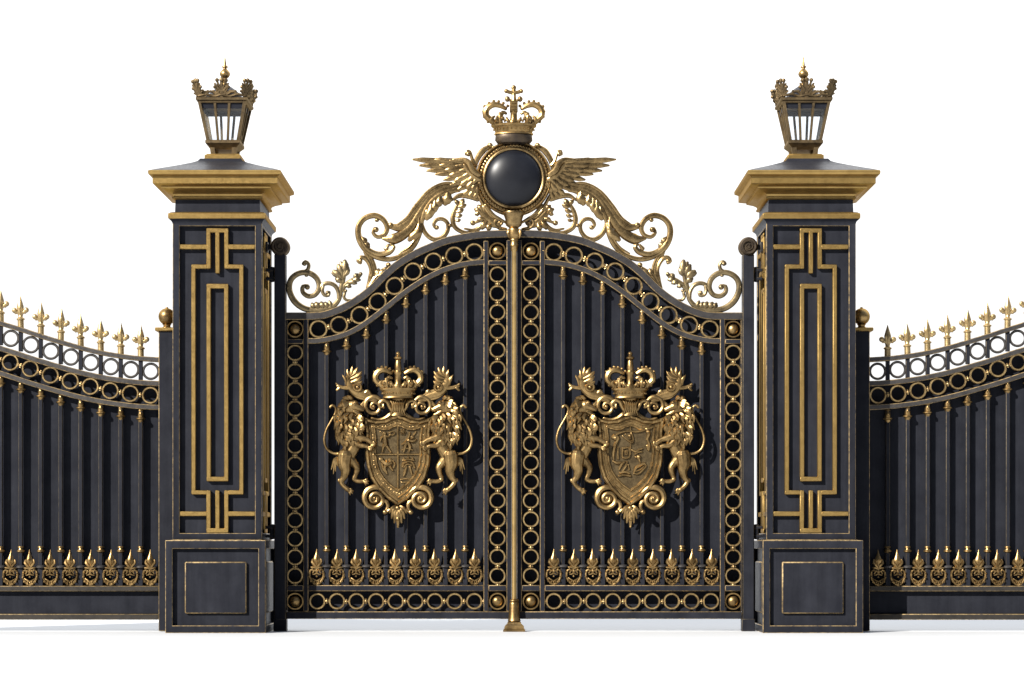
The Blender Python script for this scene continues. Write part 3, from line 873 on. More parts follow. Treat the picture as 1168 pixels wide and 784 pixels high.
# ------------------------------------------------------------------ crown (shared by the medallion and the crests)
def crown(parent, X, yb, w, hgt, d, name='crown', squash=.55, cross=True):
    """yb = underside of the band, w = half width of the band, hgt = height of band to top of arches"""
    m = MB()
    u = w
    m.lathe(X, d, [(yb, u * .80), (yb - .6, u * .88), (yb - 2.2, u * .86), (yb - 2.8, u * .82), (yb - 8.6, u * .93), (yb - 9.4, u * 1.0), (yb - 11.4, u * 1.02), (yb - 12.2, u * .94), (yb - 12.6, u * .8)], 28, 1, squash)
    for i in range(14):
        a = PI + PI * (i + .5) / 14
        m.sphere(X + u * .9 * math.cos(a), yb - 5.8, d + u * .9 * squash * math.sin(a), 1.5 if i % 2 else 1.0, 1.2, 1.0, u=6, w=4)
    o = build(m, name, BRASS, parent, (X, yb, d))
    yt = yb - 12
    m = MB()
    for a in (0, 180, 90, 270, 40, 140, 220, 320):
        ca, sa = math.cos(R(a)), math.sin(R(a)) * squash
        main = a in (0, 180, 90, 270)
        if not main:
            if a < 180: continue
        if a in (90, 270): continue
        if main:
            P = [(.72, 0), (1.0, .22), (1.24, .5), (1.2, .84), (.92, 1.04), (.62, 1.0), (.36, .84)]
            pts = [(X + u * q * ca, yt - hgt * h, d + u * q * sa) for q, h in P]
            m.tube(pts, [3.8, 3.7, 3.8, 3.8, 3.5, 3.0, 2.2], flat=1.1, seg=8)
            for i in range(11):
                tq = i / 10 * (len(P) - 1.01); j = int(tq); f = tq - j
                q = P[j][0] * (1 - f) + P[j + 1][0] * f; h = P[j][1] * (1 - f) + P[j + 1][1] * f
                cxq, cyq = .72, .5
                dx, dy = q - cxq, h - cyq; L = math.hypot(dx, dy) + 1e-6
                m.sphere(X + u * (q + dx / L * .13) * ca, yt - hgt * (h + dy / L * .2), d, 1.9, u=7, w=5)
            # inner frond
            m.tube([(X + u * .56 * ca, yt, d - 3), (X + u * .62 * ca, yt - hgt * .34, d - 4), (X + u * .48 * ca, yt - hgt * .62, d - 3), (X + u * .34 * ca, yt - hgt * .56, d - 3)], [2.4, 3.2, 2.4, 1.6])
            m.sphere(X + u * .66 * ca, yt - hgt * .26, d - 4.2, 4.6, 4.8, 2.6, u=9, w=6)
            m.tube([(X + u * .8 * ca, yt, d - 2), (X + u * 1.0 * ca, yt - hgt * .24, d - 3), (X + u * .86 * ca, yt - hgt * .42, d - 3)], [2, 2.6, 1.2], flat=.7)
        else:
            q = .80
            xx, dd = X + u * q * ca, d + u * q * sa
            m.tube([(xx, yt + 1, dd), (xx, yt - hgt * .3, dd - 1), (xx + ca * 1.5, yt - hgt * .52, dd - 1)], [1.8, 2.2, 1.2])
            for s in (-1, 1): m.sphere(xx + s * 3, yt - hgt * .26, dd - 1, 2.5, u=7, w=5)
            m.sphere(xx, yt - hgt * .46, dd - 1, 2.4, 3, 2, u=7, w=5)
    # centre front stem
    m.lathe(X, d - 3, [(yt + 2, 7.4), (yt - 1.2, 8), (yt - 3, 7.6), (yt - hgt * .2, 4.6), (yt - hgt * .3, 4.0), (yt - hgt * .75, 3.6), (yt - hgt * .85, 4.6), (yt - hgt * 1.0, 4.0), (yt - hgt * 1.05, 2)], 14)
    for s in (-1, 1):
        m.tube([(X + s * 3, yt, d - 8), (X + s * 7, yt - 4, d - 7), (X + s * 8, yt - 7, d - 6)], [1.6, 2, 1.2])
    for i in range(15):
        a = PI + PI * i / 14
        m.sphere(X + u * .92 * math.cos(a), yt - 1 - (1.3 if i % 2 else 0), d + u * .92 * squash * math.sin(a), 1.5, 1.9, 1.3, u=6, w=4)
    build(m, 'crown_arches', BRASS, o, (X, yt, d))
    # dark lining inside the band
    m = MB(); m.lathe(X, d, [(yb - 12.7, u * .78), (yb - 12.8, u * .3)], 20, 1, squash)
    build(m, 'lining', DARK, o)
    return o, yt - hgt

# ------------------------------------------------------------------ centre pole and medallion
def centre_pole():
    t = thing('meeting_pole', 'slim round brass pole with square stepped foot where the two gate leaves meet', 'pole', (CX, GY, -9.5))
    m = MB(); m.lathe(CX, -9.5, [(286, 4.0), (288, 2.9), (684, 2.9)], 24)
    build(m, 'shaft', POLE, t)
    m = MB(); m.lathe(CX, -9.5, [(262.5, 4), (263, 6.6), (264.5, 7), (266.5, 6.6), (269, 6.9), (273, 6.0), (274.4, 4.7), (275, 5.0), (276, 5.0), (276.6, 4.4), (279.6, 4.3), (280.6, 4.9), (282, 4.9), (283, 3.9), (286.5, 3.6)], 18)
    for s in (-1, 1): m.tube([(CX + s * 6, 264, -12), (CX + s * 7, 268, -13), (CX + s * 5.6, 273, -12)], [1.4, 1.8, 1])
    build(m, 'capital', BRASS, t)
    m = MB(); m.lathe(CX, -9.5, [(683, 3.6), (684, 5.2), (685.5, 5.4), (686.5, 4.3), (687.5, 5.2), (689, 5.4), (705, 6.6), (708, 7.4), (709, 6.6), (709.6, 5.6)], 18)
    build(m, 'base_sleeve', BRASS, t)
    m = MB()
    m.sqloft(CX, -9.5, [(709, 6.6), (709.6, 7.6), (711, 7.9), (712, 8.6), (713.4, 10.4), (714.4, 11.0), (717.2, 11.3), (717.8, 12.4), (719.4, 12.6), (720, 12.2)])
    build(m, 'foot', BRASS, t, angle=25)

def wing(t):
    """feathered wing on the left of the medallion"""
    m = MB()
    m.tube([(546, 201, -8), (539.4, 196, -8.4), (535.6, 188.4, -8.2), (528.6, 184, -7.6), (517, 183.8, -7)], [3.4, 4.2, 4.0, 3.0, 1.6], flat=.6)
    m.tube([(547, 206, -7), (541, 202, -7), (535, 196, -7), (530, 190, -7)], [3, 4.4, 4, 3], flat=.5)
    build(m, 'wing_shoulder', CAST, t)
    root = (534, 193)
    prim = [((527, 184.2), (471, 182.6), 2.5), ((530, 187.0), (478.6, 189.4), 2.7), ((532, 190.4), (487, 195.4), 2.8), ((534, 194.6), (497, 199.4), 2.8), ((536, 198.6), (506, 205.6), 2.8),
            ((538, 202.6), (514, 211.4), 2.9), ((541, 206), (522, 217.2), 3.0), ((543, 209), (529, 222.6), 3.0), ((545.4, 211), (534.4, 226), 2.9), ((548, 213), (540.4, 228), 2.8)]
    m = MB()
    for i, (a, b, w) in enumerate(prim):
        mx, my = (a[0] + b[0]) / 2, (a[1] + b[1]) / 2 + .8
        d0 = -3.4 + i * .12
        m.tube([(a[0], a[1], d0 - .8), (mx * .5 + a[0] * .5, my * .5 + a[1] * .5, d0 - .8), (mx, my, d0 - .4), (mx * .4 + b[0] * .6, my * .4 + b[1] * .6, d0), (b[0], b[1], d0 + .4)], [w * .8, w * (1.25 - .03 * i), w * (1.35 - .05 * i), w * (1.25 - .04 * i), w * .45], flat=.32)
        m.tube([(a[0], a[1], d0 - 2.1), (mx, my, d0 - 1.7), (b[0] * .9 + a[0] * .1, b[1] * .9 + a[1] * .1, d0 - .8)], [.5, .55, .2], seg=5, step=6)
    build(m, 'flight_feathers', CAST, t)
    sec = [((530, 185), (497, 183.2), 2.3), ((531, 188), (502.6, 189.6), 2.4), ((533, 192), (508.6, 195), 2.5), ((535, 196), (513.6, 200.8), 2.5), ((537, 199.6), (519.6, 207), 2.5), ((539.6, 203), (526, 212), 2.6), ((542, 206), (532.6, 216), 2.6), ((545, 208), (538.4, 218.6), 2.6), ((548, 209), (544, 219.6), 2.5)]
    m = MB()
    for i, (a, b, w) in enumerate(sec):
        d0 = -5.6 + i * .08
        mx, my = (a[0] + b[0]) / 2, (a[1] + b[1]) / 2 + .4
        m.tube([(a[0], a[1], d0 - .8), (mx, my, d0 - .4), (mx * .3 + b[0] * .7, my * .3 + b[1] * .7, d0), (b[0], b[1], d0 + .3)], [w * .9, w * 1.3, w * 1.3, w * .6], flat=.34)
    ter = [((531, 186.6), (513.4, 184.6), 2.2), ((533, 189.6), (520.4, 190.4), 2.2), ((535, 193.6), (524.4, 196), 2.3), ((538, 198), (528.6, 202), 2.3), ((541, 201.6), (534, 207.6), 2.4), ((544.6, 204), (540, 211), 2.4)]
    for i, (a, b, w) in enumerate(ter):
        d0 = -7.4
        m.tube([(a[0], a[1], d0), ((a[0] + b[0]) / 2, (a[1] + b[1]) / 2, d0), (b[0], b[1], d0 + .4)], [w * .8, w, w * .5], flat=.42)
    build(m, 'covert_feathers', CAST, t)

def medallion():
    global SG
    t = thing('winged_medallion', 'round black domed medallion in a beaded brass ring, winged and crowned, above the gate', 'medallion', (CX, 262, -8))
    X, Y = 586.0, 204.5
    m = MB()
    n = 48; prof = []
    for i in range(13):
        a = PI / 2 * i / 12
        prof.append((32.6 * math.cos(a) if i < 12 else .05, -4 - 13 * math.sin(a)))
    prof = [(32.6, 2)] + prof
    vs = []; F = []
    for q, dd in prof:
        for k in range(n):
            a = 2 * PI * k / n; vs.append((X + q * math.cos(a), Y + q * math.sin(a), dd))
    for i in range(len(prof) - 1):
        for k in range(n):
            k2 = (k + 1) % n; F.append([i * n + k, i * n + k2, (i + 1) * n + k2, (i + 1) * n + k])
    F.append(list(range(n)))
    m.add(vs, F)
    build(m, 'domed_disc', DISC, t, (X, Y, 0))
    m = MB()
    m.torus(X, Y, -6, 33.6, 1.9, 2.6, u=60, w=8); m.torus(X, Y, -3, 37.4, 2.9, 2.6, u=60, w=8); m.torus(X, Y, -4, 41.6, 1.8, 3.4, u=60, w=8)
    m.torus(X, Y, 2, 38, 4.6, 3, u=60, w=8)
    fr = build(m, 'medallion_frame', CAST, t, (X, Y, 0))
    m = MB()
    for k in range(64):
        a = 2 * PI * k / 64
        m.sphere(X + 37.6 * math.cos(a), Y + 37.6 * math.sin(a), -6, 1.6, 1.6, 1.5, u=6, w=5)
    build(m, 'beading', CAST, fr, (X, Y, 0))
    for s in (-1, 1):
        m = MB()
        m.tube([(X + s * 44.4, Y - 5, -2), (X + s * 43, Y - 19, -2), (X + s * 36, Y - 31, -2), (X + s * 26.5, Y - 37.6, -2)], [1, 3, 3.6, 2.4], flat=.6)
        m.sphere(X + s * 27, Y - 38, -4, 3.2, 2.8, 3, u=8, w=6); m.sphere(X + s * 23.6, Y - 35.4, -4, 2.2, u=8, w=6)
        m.tube([(X + s * 42.6, Y - 15, -3), (X + s * 46, Y - 19, -3), (X + s * 48.4, Y - 26, -3), (X + s * 50, Y - 30.6, -3), (X + s * 53.6, Y - 31.4, -3), (X + s * 54.4, Y - 27.6, -3)], [1.8, 2, 1.9, 1.8, 1.8, 1.6])
        m.sphere(X + s * 51.8, Y - 28, -3.6, 2.9, u=9, w=7)
        build(m, 'side_curl', CAST, t)
        m = MB()
        m.tube([(X + s * 32, Y + 30, -3), (X + s * 24, Y + 41, -3), (X + s * 16, Y + 46, -3), (X + s * 9, Y + 50, -3)], [2, 2.4, 2, 1.4], flat=.6)
        build(m, 'lower_curl', CAST, t)
    m = MB(); m.lathe(X, -8, [(243, 12), (245, 12.6), (248, 11), (252, 9.6), (256, 9.8), (259, 8.6), (261, 5.6), (263, 5)], 22, 1, .7)
    build(m, 'bracket', CAST, t)
    for s in (1, -1):
        SG = s; wing(t)
    SG = 1
    m = MB(); m.lathe(X, -4, [(166, 14), (164.6, 19), (161.4, 21.4), (157, 21), (155, 20.6), (153, 20)], 28, 1, .6)
    build(m, 'crown_seat', IRONBR, t)
    c, yt = crown(t, X, 155.4, 25.5, 22, -4, 'crown', .6)
    m = MB()
    m.tube([(X, 131, -8), (X, 122, -8), (X, 112, -6), (X, 101.6, -6)], [3.6, 3.4, 2.6, 2.3], flat=.9)
    for s in (-1, 1):
        m.tube([(X, 107.2, -6), (X + s * 5, 106.6, -6), (X + s * 8, 105.4, -6)], [2.2, 2.1, 2.3]); m.sphere(X + s * 8.4, 105.4, -6, 2.6, u=8, w=6)
        m.sphere(X + s * 7.2, 114.4, -6, 3.1, 3.4, 2.8, u=9, w=6); m.tube([(X + s * 2, 117, -6), (X + s * 6, 115, -6)], [1.6, 1.6])
    m.sphere(X, 101.4, -6, 2.9, 3, 2.4, u=8, w=6)
    m.box(X - 4.6, X + 4.6, 117, 130, -11.5, -4, .8, 0)
    for k in range(3):
        m.box(X - 2.8, X + 2.8, 119.4 + k * 3.6, 120.6 + k * 3.6, -12.3, -11, .2, 0)
    build(m, 'cross', BRASS, c)

# ------------------------------------------------------------------ coat of arms
def lion(t, cx):
    m = MB()
    Z = -9
    x = lambda v: v
    # trunk, head and limbs (merged into one skin below)
    m.sphere(401, 488, Z, 13, 16, 7, u=14, w=10)
    m.sphere(399, 466, Z - 1, 9, 9.6, 6.6, u=12, w=9)
    m.tube([(402, 494, Z), (404.5, 505, Z), (401, 514, Z), (396.5, 521, Z)], [11, 9, 8.6, 8.8], flat=.75, seg=12)
    m.sphere(395, 522, Z, 9.2, 10.6, 7.2, u=12, w=9)
    # head: brow, muzzle, jaw
    m.sphere(404, 463.6, Z - 3, 6.6, 6.4, 5.4, u=10, w=8)
    m.tube([(405, 464.4, Z - 4), (411, 466.8, Z - 4), (414.4, 468.4, Z - 4)], [4.4, 3.5, 2.6], seg=8)
    m.tube([(405, 470, Z - 3), (410, 473, Z - 3), (413, 474, Z - 3)], [3, 2.2, 1.6], seg=8)
    m.sphere(415.6, 467.2, Z - 4, 1.7, 1.5, 1.7, u=7, w=5)
    m.sphere(397, 457.2, Z - 3, 2.4, 3, 2, u=7, w=5)
    m.sphere(406.4, 460.4, Z - 7.4, 2.2, 1.5, 1.6, u=7, w=5)
    # rear leg (bearing), thigh - shank - foot
    m.tube([(394.6, 520, Z - 2), (393.6, 530, Z - 3), (395, 538, Z - 3), (393, 545, Z - 2), (390, 550, Z - 1.5), (393.6, 555.6, Z - 2), (398, 559.4, Z - 2.6)], [8.8, 7.8, 5.6, 3.9, 3.0, 2.7, 2.8], seg=10)
    m.sphere(387.6, 548.6, Z - 1.4, 2.0, 2.6, 1.8, u=7, w=5)
    # front-side rear leg raised on the shield
    m.tube([(399, 523, Z + 1), (404.6, 529.4, Z + 1), (408, 534.6, Z), (406.6, 541.6, Z), (404.6, 547, Z), (409.6, 549.6, Z - .6), (415.6, 549.4, Z - 1)], [7, 5.2, 3.9, 3.0, 2.7, 2.6, 2.5], seg=10)
    for (px, py, s) in ((399.4, 560.4, 1), (417, 549.6, 1)):
        for k in range(4):
            a = -.9 + k * .75
            m.tube([(px - 1, py - .6, Z - 2), (px + 2.8 * math.cos(a), py + 2.8 * math.sin(a), Z - 3.2), (px + 4.6 * math.cos(a), py + .6 + 4.2 * math.sin(a), Z - 2.2)], [1.6, 1.5, .8], seg=6)
    # forelegs
    m.tube([(404, 497, Z - 3), (412, 500.4, Z - 5), (419, 502.4, Z - 6), (425, 506, Z - 6.6)], [5.6, 4, 3.0, 2.8], seg=10)
    m.tube([(405, 505, Z - 3), (411, 509, Z - 5), (417.6, 509.6, Z - 6), (422, 511.6, Z - 6)], [4.4, 3.2, 2.6, 2.4], seg=10)
    for (px, py) in ((426, 507), (422.6, 512)):
        for k in range(4):
            a = -.8 + k * .7
            m.tube([(px - 1, py, Z - 7), (px + 2.6 * math.cos(a), py + 2.6 * math.sin(a), Z - 8.2), (px + 4 * math.cos(a), py + .6 + 3.8 * math.sin(a), Z - 6.6)], [1.6, 1.5, .8], seg=6)
    # tail
    m.tube([(388.5, 518, Z + 1), (381, 517.6, Z + 1), (373.6, 512.6, Z + 1), (370.6, 502.6, Z + 1), (372.8, 491.6, Z + 1), (378.4, 481, Z + 1), (383, 472.6, Z + 1), (383.6, 466, Z + 1), (380, 463, Z + 1), (377.4, 465.4, Z + 1)], [2.2, 1.7, 1.6, 1.6, 1.5, 1.4, 1.4, 1.5, 1.7, 1.8], seg=8)
    L = build(m, 'lion', BRASS, t, (396, 560, Z), remesh=.5, smooth_it=1)
    r2 = random.Random(11)
    m = MB()
    # mane: locks flowing from the head down and outward
    for k in range(74):
        a = r2.uniform(0, 2 * PI); q = math.sqrt(r2.uniform(.02, 1))
        x0 = 399 + 13 * q * math.cos(a); y0 = 482 + 24 * q * math.sin(a)
        if x0 > 402 and y0 < 473: continue
        dx, dy = x0 - 403, y0 - 462
        l = math.hypot(dx, dy) + .01; dx /= l; dy /= l
        dy += .9; l = math.hypot(dx, dy); dx /= l; dy /= l
        ln = r2.uniform(8, 12); z0 = Z - 5.4 - 3.2 * (1 - q * q); w = r2.uniform(2.0, 2.9)
        b = r2.uniform(-.35, .35)
        m.tube([(x0, y0, z0 + .8), (x0 + dx * ln * .4 - dy * ln * b, y0 + dy * ln * .4 + dx * ln * b, z0 - 1.2), (x0 + dx * ln, y0 + dy * ln, z0 + .6)], [w * .8, w, w * .3], seg=6, step=2.6)
    for (x0, y0, x1, y1) in ((396, 457, 389, 461), (393, 460, 385.6, 467), (391, 464, 383.6, 474), (399, 456, 392, 454.6), (402, 456, 397, 452.6), (389, 470, 382.6, 482), (388, 478, 382, 491), (388, 486, 384, 500), (390, 494, 387, 508), (396, 500, 394, 513), (403, 500, 404, 514), (410, 496, 413.6, 508), (409, 478, 416, 489), (408, 486, 416, 498)):
        m.tube([(x0, y0, Z - 4), ((x0 + x1) / 2, (y0 + y1) / 2, Z - 6), (x1, y1, Z - 3)], [2.4, 2.8, .6], seg=6)
    build(m, 'mane', BRASS, L, (399, 505, Z))
    m = MB()
    for k, (x1, y1) in enumerate(((378.6, 536), (381, 541), (383.6, 538), (386, 532))):
        m.tube([(388, 522, Z + 1), (382.4 + k * .8, 525 + k, Z), (x1, y1, Z)], [1.4, 1.9, .5], seg=6)
    build(m, 'haunch_fur', BRASS, L)

def shield_outline(k, cx, oy=0):
    """outline of the shield, drawn in by k"""
    if k > 3:
        full = shield_outline(0, cx)
        return [(cx + (p[0] - cx) * (38.8 - k) / 38.8, 578 - 1.5 * k + (p[1] - 578) * (104 - 2.5 * k) / 104) for p in full]
    P = [(0, 474), (7, 476), (15, 479.6), (25, 480.4), (33, 478.4), (38.8, 476), (38.2, 484), (36.8, 494), (37, 506), (37.2, 518), (35.6, 532), (31.4, 546), (23, 559), (12, 569.6), (0, 578)]
    full = [(cx + x, y) for x, y in P] + [(cx - x, y) for x, y in P[-2:0:-1]]
    n = len(full)
    ar = sum(full[i][0] * full[(i + 1) % n][1] - full[(i + 1) % n][0] * full[i][1] for i in range(n)); sg = 1 if ar > 0 else -1
    out = []
    for i in range(n):
        a = Vector(full[i - 1]); b = Vector(full[i]); e = Vector(full[(i + 1) % n])
        t1 = (b - a).normalized(); t2 = (e - b).normalized()
        m = Vector((-t1.y, t1.x)) * sg + Vector((-t2.y, t2.x)) * sg; m.normalize()
        q = 1 / max(.6, m.dot(Vector((-t1.y, t1.x)) * sg))
        p = b + m * k * q
        out.append((p.x, p.y + (oy if y_top(full[i]) else 0)))
    return out
def y_top(p): return p[1] < 482

def coat_of_arms(label, quartered):
    cx = 454.4
    t = thing('coat_of_arms', label, 'coat of arms', (cx, 602, -3), 'crests on the gate leaves')
    lab = quartered
    m = MB()
    o0 = shield_outline(0, cx)
    m.prism(o0, -9.5, -2.6, 2.2, 0, 0)
    sh = build(m, 'shield', BRASS, t, (cx, 578, -6), angle=30)
    # rims
    m = MB()
    for k, w, d in ((2.4, 2.1, -10.4), (6.4, .9, -9.6), (12.0, 1.3, -10.8)):
        pts = shield_outline(k, cx); pts = pts + [pts[0]]
        for a, b in zip(pts, pts[1:]):
            m.tube([(a[0], a[1], d), (b[0], b[1], d)], w, seg=6, step=50)
    build(m, 'shield_rim', BRASS, sh, (cx, 578, -10))
    m = MB()
    m.prism(shield_outline(12.6, cx), -9.9, -9.0, .2, 0, 0)
    fd = build(m, 'shield_field', FIELD, sh, (cx, 562, -10))
    # inscription-like ornaments on the band and charges
    m = MB(); q = random.Random(5 if lab else 6)
    mid = shield_outline(9.0, cx); n = len(mid)
    for i in range(n):
        a, b = mid[i], mid[(i + 1) % n]
        L = math.hypot(b[0] - a[0], b[1] - a[1]); c = max(1, int(L / 3.4))
        for j in range(c):
            f = (j + .5) / c; X = a[0] + (b[0] - a[0]) * f; Y = a[1] + (b[1] - a[1]) * f
            if q.random() < .7: m.sphere(X + q.uniform(-.6, .6), Y + q.uniform(-.6, .6), -9.4, q.uniform(.6, 1.1), q.uniform(.6, 1.1), .8, u=5, w=4)
    build(m, 'band_ornament', BRASS, sh)
    m = MB(); d = -10.6
    T = lambda pts, r: m.tube([(cx + p[0] * SG, p[1], d) for p in pts], [q * 1.35 for q in r] if isinstance(r, list) else r * 1.35, seg=6, step=2)
    B = lambda x, y, r: m.sphere(cx + x * SG, y, d - .3, r * 1.3, u=7, w=5)
    if lab:
        T([(0, 486), (0, 520), (0, 561)], .8); T([(-24.6, 519), (0, 519), (24.6, 519)], .8)
        # standing figure
        B(-15, 495, 1.7); T([(-15, 497), (-14.6, 503), (-14, 508)], [1.2, 2.1, 2.2]); T([(-14.6, 507), (-16.6, 511), (-17.6, 515.6)], [1.7, 1.3, 1.0]); T([(-13.6, 508), (-11, 512), (-8, 516)], [1.7, 1.3, 1.0])
        T([(-15, 498), (-18.6, 500), (-19.8, 504)], [1.1, 1.0, .8]); T([(-14.6, 498), (-11, 499), (-8.6, 496.6)], [1.1, 1, .8]); T([(-10, 494.6), (-6.6, 492.8), (-3.2, 494.6), (-6, 497), (-9, 496.4)], .7); T([(-20, 493), (-17.6, 495), (-17, 497)], .8)
        # sprig and rider
        B(5.6, 493.4, 1.8)
        for k in range(6): B(5.6 + 2.6 * math.cos(k * PI / 3), 493.4 + 2.6 * math.sin(k * PI / 3), .9)
        T([(13.6, 494), (12, 500), (9, 505), (4.6, 508)], [.8, 1, 1.2, .8]); T([(10, 505), (8, 511), (6.6, 516)], [1.8, 1.6, .8]); T([(11, 505), (13.6, 510), (12.6, 516)], [1.6, 1.8, .8]); T([(12, 503), (17, 504), (20.6, 502)], [1.5, 1.5, .8]); B(16.4, 499.4, 1.8); T([(18, 497), (20.6, 493)], .7); T([(4.6, 514), (10, 512), (17, 514)], [.7, 1, .7])
        # beast
        T([(-20, 524), (-16, 528), (-12, 530), (-8, 529)], [1.6, 2.2, 2.8, 1.8]); T([(-14, 531), (-15, 535), (-13, 539)], [1.6, 1.3, 1]); T([(-10, 531), (-8, 535), (-6, 537)], [1.6, 1.3, 1]); B(-18.6, 525, 2.2); B(-8.6, 525.6, 2); T([(-6, 526), (-3.6, 530), (-5, 534)], 1); B(-12, 526, 1.6); T([(-18, 530), (-17, 535), (-12.4, 541)], [1, 1.2, .8])
        # arch with crown
        T([(5, 533), (7, 528.6), (12, 527), (17, 529), (18.6, 534)], 1.1); T([(7, 533.6), (9, 531), (12, 530), (15.6, 532)], .8); T([(9.6, 533), (8, 539), (6.6, 543)], [1, 1.2, .8]); T([(13.6, 533), (15, 539), (16, 542)], [1, 1.2, .8])
        T([(5.6, 525.6), (12, 524.6), (18, 525.6)], 1.0); B(7, 523.4, 1); B(12, 522.4, 1.2); B(17, 523.4, 1); T([(3.4, 547.6), (8, 546.4), (13, 547)], .8); T([(4, 550.4), (7, 551), (10, 550)], .7)
    else:
        T([(0, 486), (.2, 500), (0, 519)], .7)
        T([(-20, 499), (-12, 494.6), (-3, 492.4), (6, 493.4), (14, 492), (18.6, 490)], [.9, 1.1, 1.0, 1, 1, .8])
        T([(-20, 500), (-18, 498), (-14, 500), (-16, 505), (-18.6, 512), (-19.6, 520), (-19, 525)], [1.6, 2, 1.6, 1.3, 1.6, 1.3, .8]); B(-17.4, 500.4, 2.2)
        T([(-9, 498), (-3, 503), (2, 506), (3, 501), (1, 495)], .9); T([(-6, 496), (-1, 500), (1, 504)], .7); B(-1, 498, 1.6)
        T([(-9, 512), (-9, 522), (-1.6, 522), (-1.6, 512), (-9, 512)], 1.0); T([(-6, 515), (-6, 519.4), (-4, 519.4), (-4, 515)], .7)
        T([(-14, 511), (-14.4, 518), (-14, 524)], .8)
        T([(18, 490), (20.4, 496), (18.4, 502)], [1.4, 2, 1]); T([(19, 501), (21, 508), (20.6, 514), (18.6, 509)], [.9, 1.3, 1.6, 1]); B(19.8, 493.6, 2.2)
        T([(1.6, 514), (6, 516), (10, 513.6), (13.6, 512.4)], [.8, 1.2, 1, .7]); T([(5, 519), (9, 516.4), (13, 516)], .8); B(9, 522, 2.2); T([(9, 523), (11, 528)], [1.6, .6]); B(5.8, 522, 1.1)
        T([(-20, 526.6), (-15, 529), (-10.6, 527.6)], [.8, 1.5, .8]); T([(-13, 536.4), (-10, 530), (-6, 527)], [.7, 1.2, .7]); T([(-9, 538), (-5, 532), (-3.6, 527)], [.7, 1.3, .7])
        T([(-13, 543.6), (-8, 542.4), (0, 543.6)], 1.1); T([(-12, 540), (-6, 539), (-1, 540.6)], [1, 1.4, 1]); T([(-2.6, 531), (-1.6, 536)], 1)
        T([(4, 539), (8, 533), (16, 529.4), (18, 531.6)], [.9, 1.4, 1.4, .8]); T([(4, 540.6), (9, 541), (15, 535.6), (18, 532)], .9); T([(6, 538), (11, 536), (16, 531.6)], .7)
    build(m, 'charge', BRASS, sh)
    crown(t, cx + .4, 455.6, 20.5, 19.5, -10, 'crown', .5)
    m = MB()
    m.lathe(cx + .4, -13, [(424, 3.4), (421, 3.9), (413, 3.2), (412, 2.6), (410.6, 4.6), (409, 4.8), (408, 3), (406.6, 2), (405, 2.8), (403.4, 2.2), (402.2, .4)], 12)
    build(m, 'orb_finial', BRASS, t)
    # ribbed bundle under the crown
    m = MB()
    m.lathe(cx, -7, [(455, 11), (457, 9), (461, 7), (467, 7.4), (472, 9.4), (475, 10)], 18, 1, .6)
    for k in range(7):
        x = (k - 3) * 2.3
        m.tube([(cx + x * 1.35, 456.6, -11), (cx + x * .9, 462, -12.6), (cx + x * .85, 468, -12.6), (cx + x * 1.2, 474, -10.6)], [1.1, 1.2, 1.2, .9], seg=6)
    for s in (-1, 1):
        m.tube([(cx + s * 6, 470, -8), (cx + s * 9.5, 464, -9), (cx + s * 12, 459, -9.6), (cx + s * 17, 457.6, -9.6), (cx + s * 21, 460.6, -9.6), (cx + s * 20.4, 464.4, -9.8), (cx + s * 16.8, 465, -10), (cx + s * 16.2, 462, -10)], [2.4, 2.6, 2.6, 2.4, 2.2, 1.8, 1.5, 1.2], seg=8)
        m.tube([(cx + s * 8, 473, -6), (cx + s * 14, 477.4, -6), (cx + s * 22, 479.6, -6), (cx + s * 30, 477.6, -6)], [3, 2.6, 2.2, 1.6], seg=8)
    build(m, 'ribbed_scroll', BRASS, t)
    for s in (-1, 1):
        e = lambda px, py, pd=-9: (cx - s * (454.4 - px), py, pd)
        m = MB()
        # volute with eye at (426.6, 464)
        m.tube([e(438, 465.6), e(434.6, 457), e(427, 453.4), e(419.4, 457), e(417.6, 465), e(422.6, 471.4), e(430.4, 471.4), e(433.8, 465.6), e(430.4, 460.6), e(425.2, 461), e(423.8, 465.4), e(427, 467, -10)], [1.6, 2.4, 2.8, 2.6, 2.4, 2.3, 2.2, 2, 1.9, 1.8, 1.6, 1.4], seg=8)
        m.sphere(*e(427, 464.6, -10.6), 2.2, u=8, w=6)
        # leafy horn sweeping outward and up
        for off, w in ((0, 3.8), (3.4, 2.2), (-3.6, 2.4)):
            m.tube([e(430, 457 + off * .3), e(419, 452.6 + off), e(408, 449 + off), e(400.6 - off * .4, 441 + off * .5), e(398 - off * .5, 433), e(400.6, 428.6), e(404, 428)], [1.8, w, w * 1.3, w * 1.3, w * 1.1, w * .8, w * .3], flat=.6, seg=8)
        for x0, y0, x1, y1, w in ((401, 437, 413.4, 430.0, 2.4), (401, 433, 413.6, 424.6, 2.3), (400, 431, 408.6, 420.2, 2.2), (398.4, 433, 402.4, 419.2, 2.1), (397, 436, 396.8, 422.4, 1.8), (396, 440, 391.6, 428.6, 1.6), (404, 440, 414, 435.6, 2.2)):
            m_ = e(x0, y0); n_ = e(x1, y1); lobe(m, m_[0], m_[1], n_[0], n_[1], w, .12 * s, -10.5, .5, .12)
        m.torus(e(408.4, 442.6)[0], 442.6, -11.6, 4.3, 1.5, 1.6, u=16, w=6); m.sphere(*e(408.4, 442.6, -10.8), 2.0, u=8, w=6)
        m.tube([e(415, 450.6), e(420, 446.6), e(423, 449)], [1.6, 2, .8])
        m.tube([e(400, 443.6), e(392, 443), e(386, 441)], [2.6, 2.2, 2.2], flat=.8); m.tube([e(388, 443), e(385, 446)], [2, 1.4]); m.tube([e(388, 442), e(384.6, 438.6)], [1.8, 1.2])
        m.tube([e(417, 459), e(411, 466), e(409, 473)], [2, 2.4, 1.4], flat=.6)
        build(m, 'leaf_horn', BRASS, t)
        # lower volute
        m = MB()
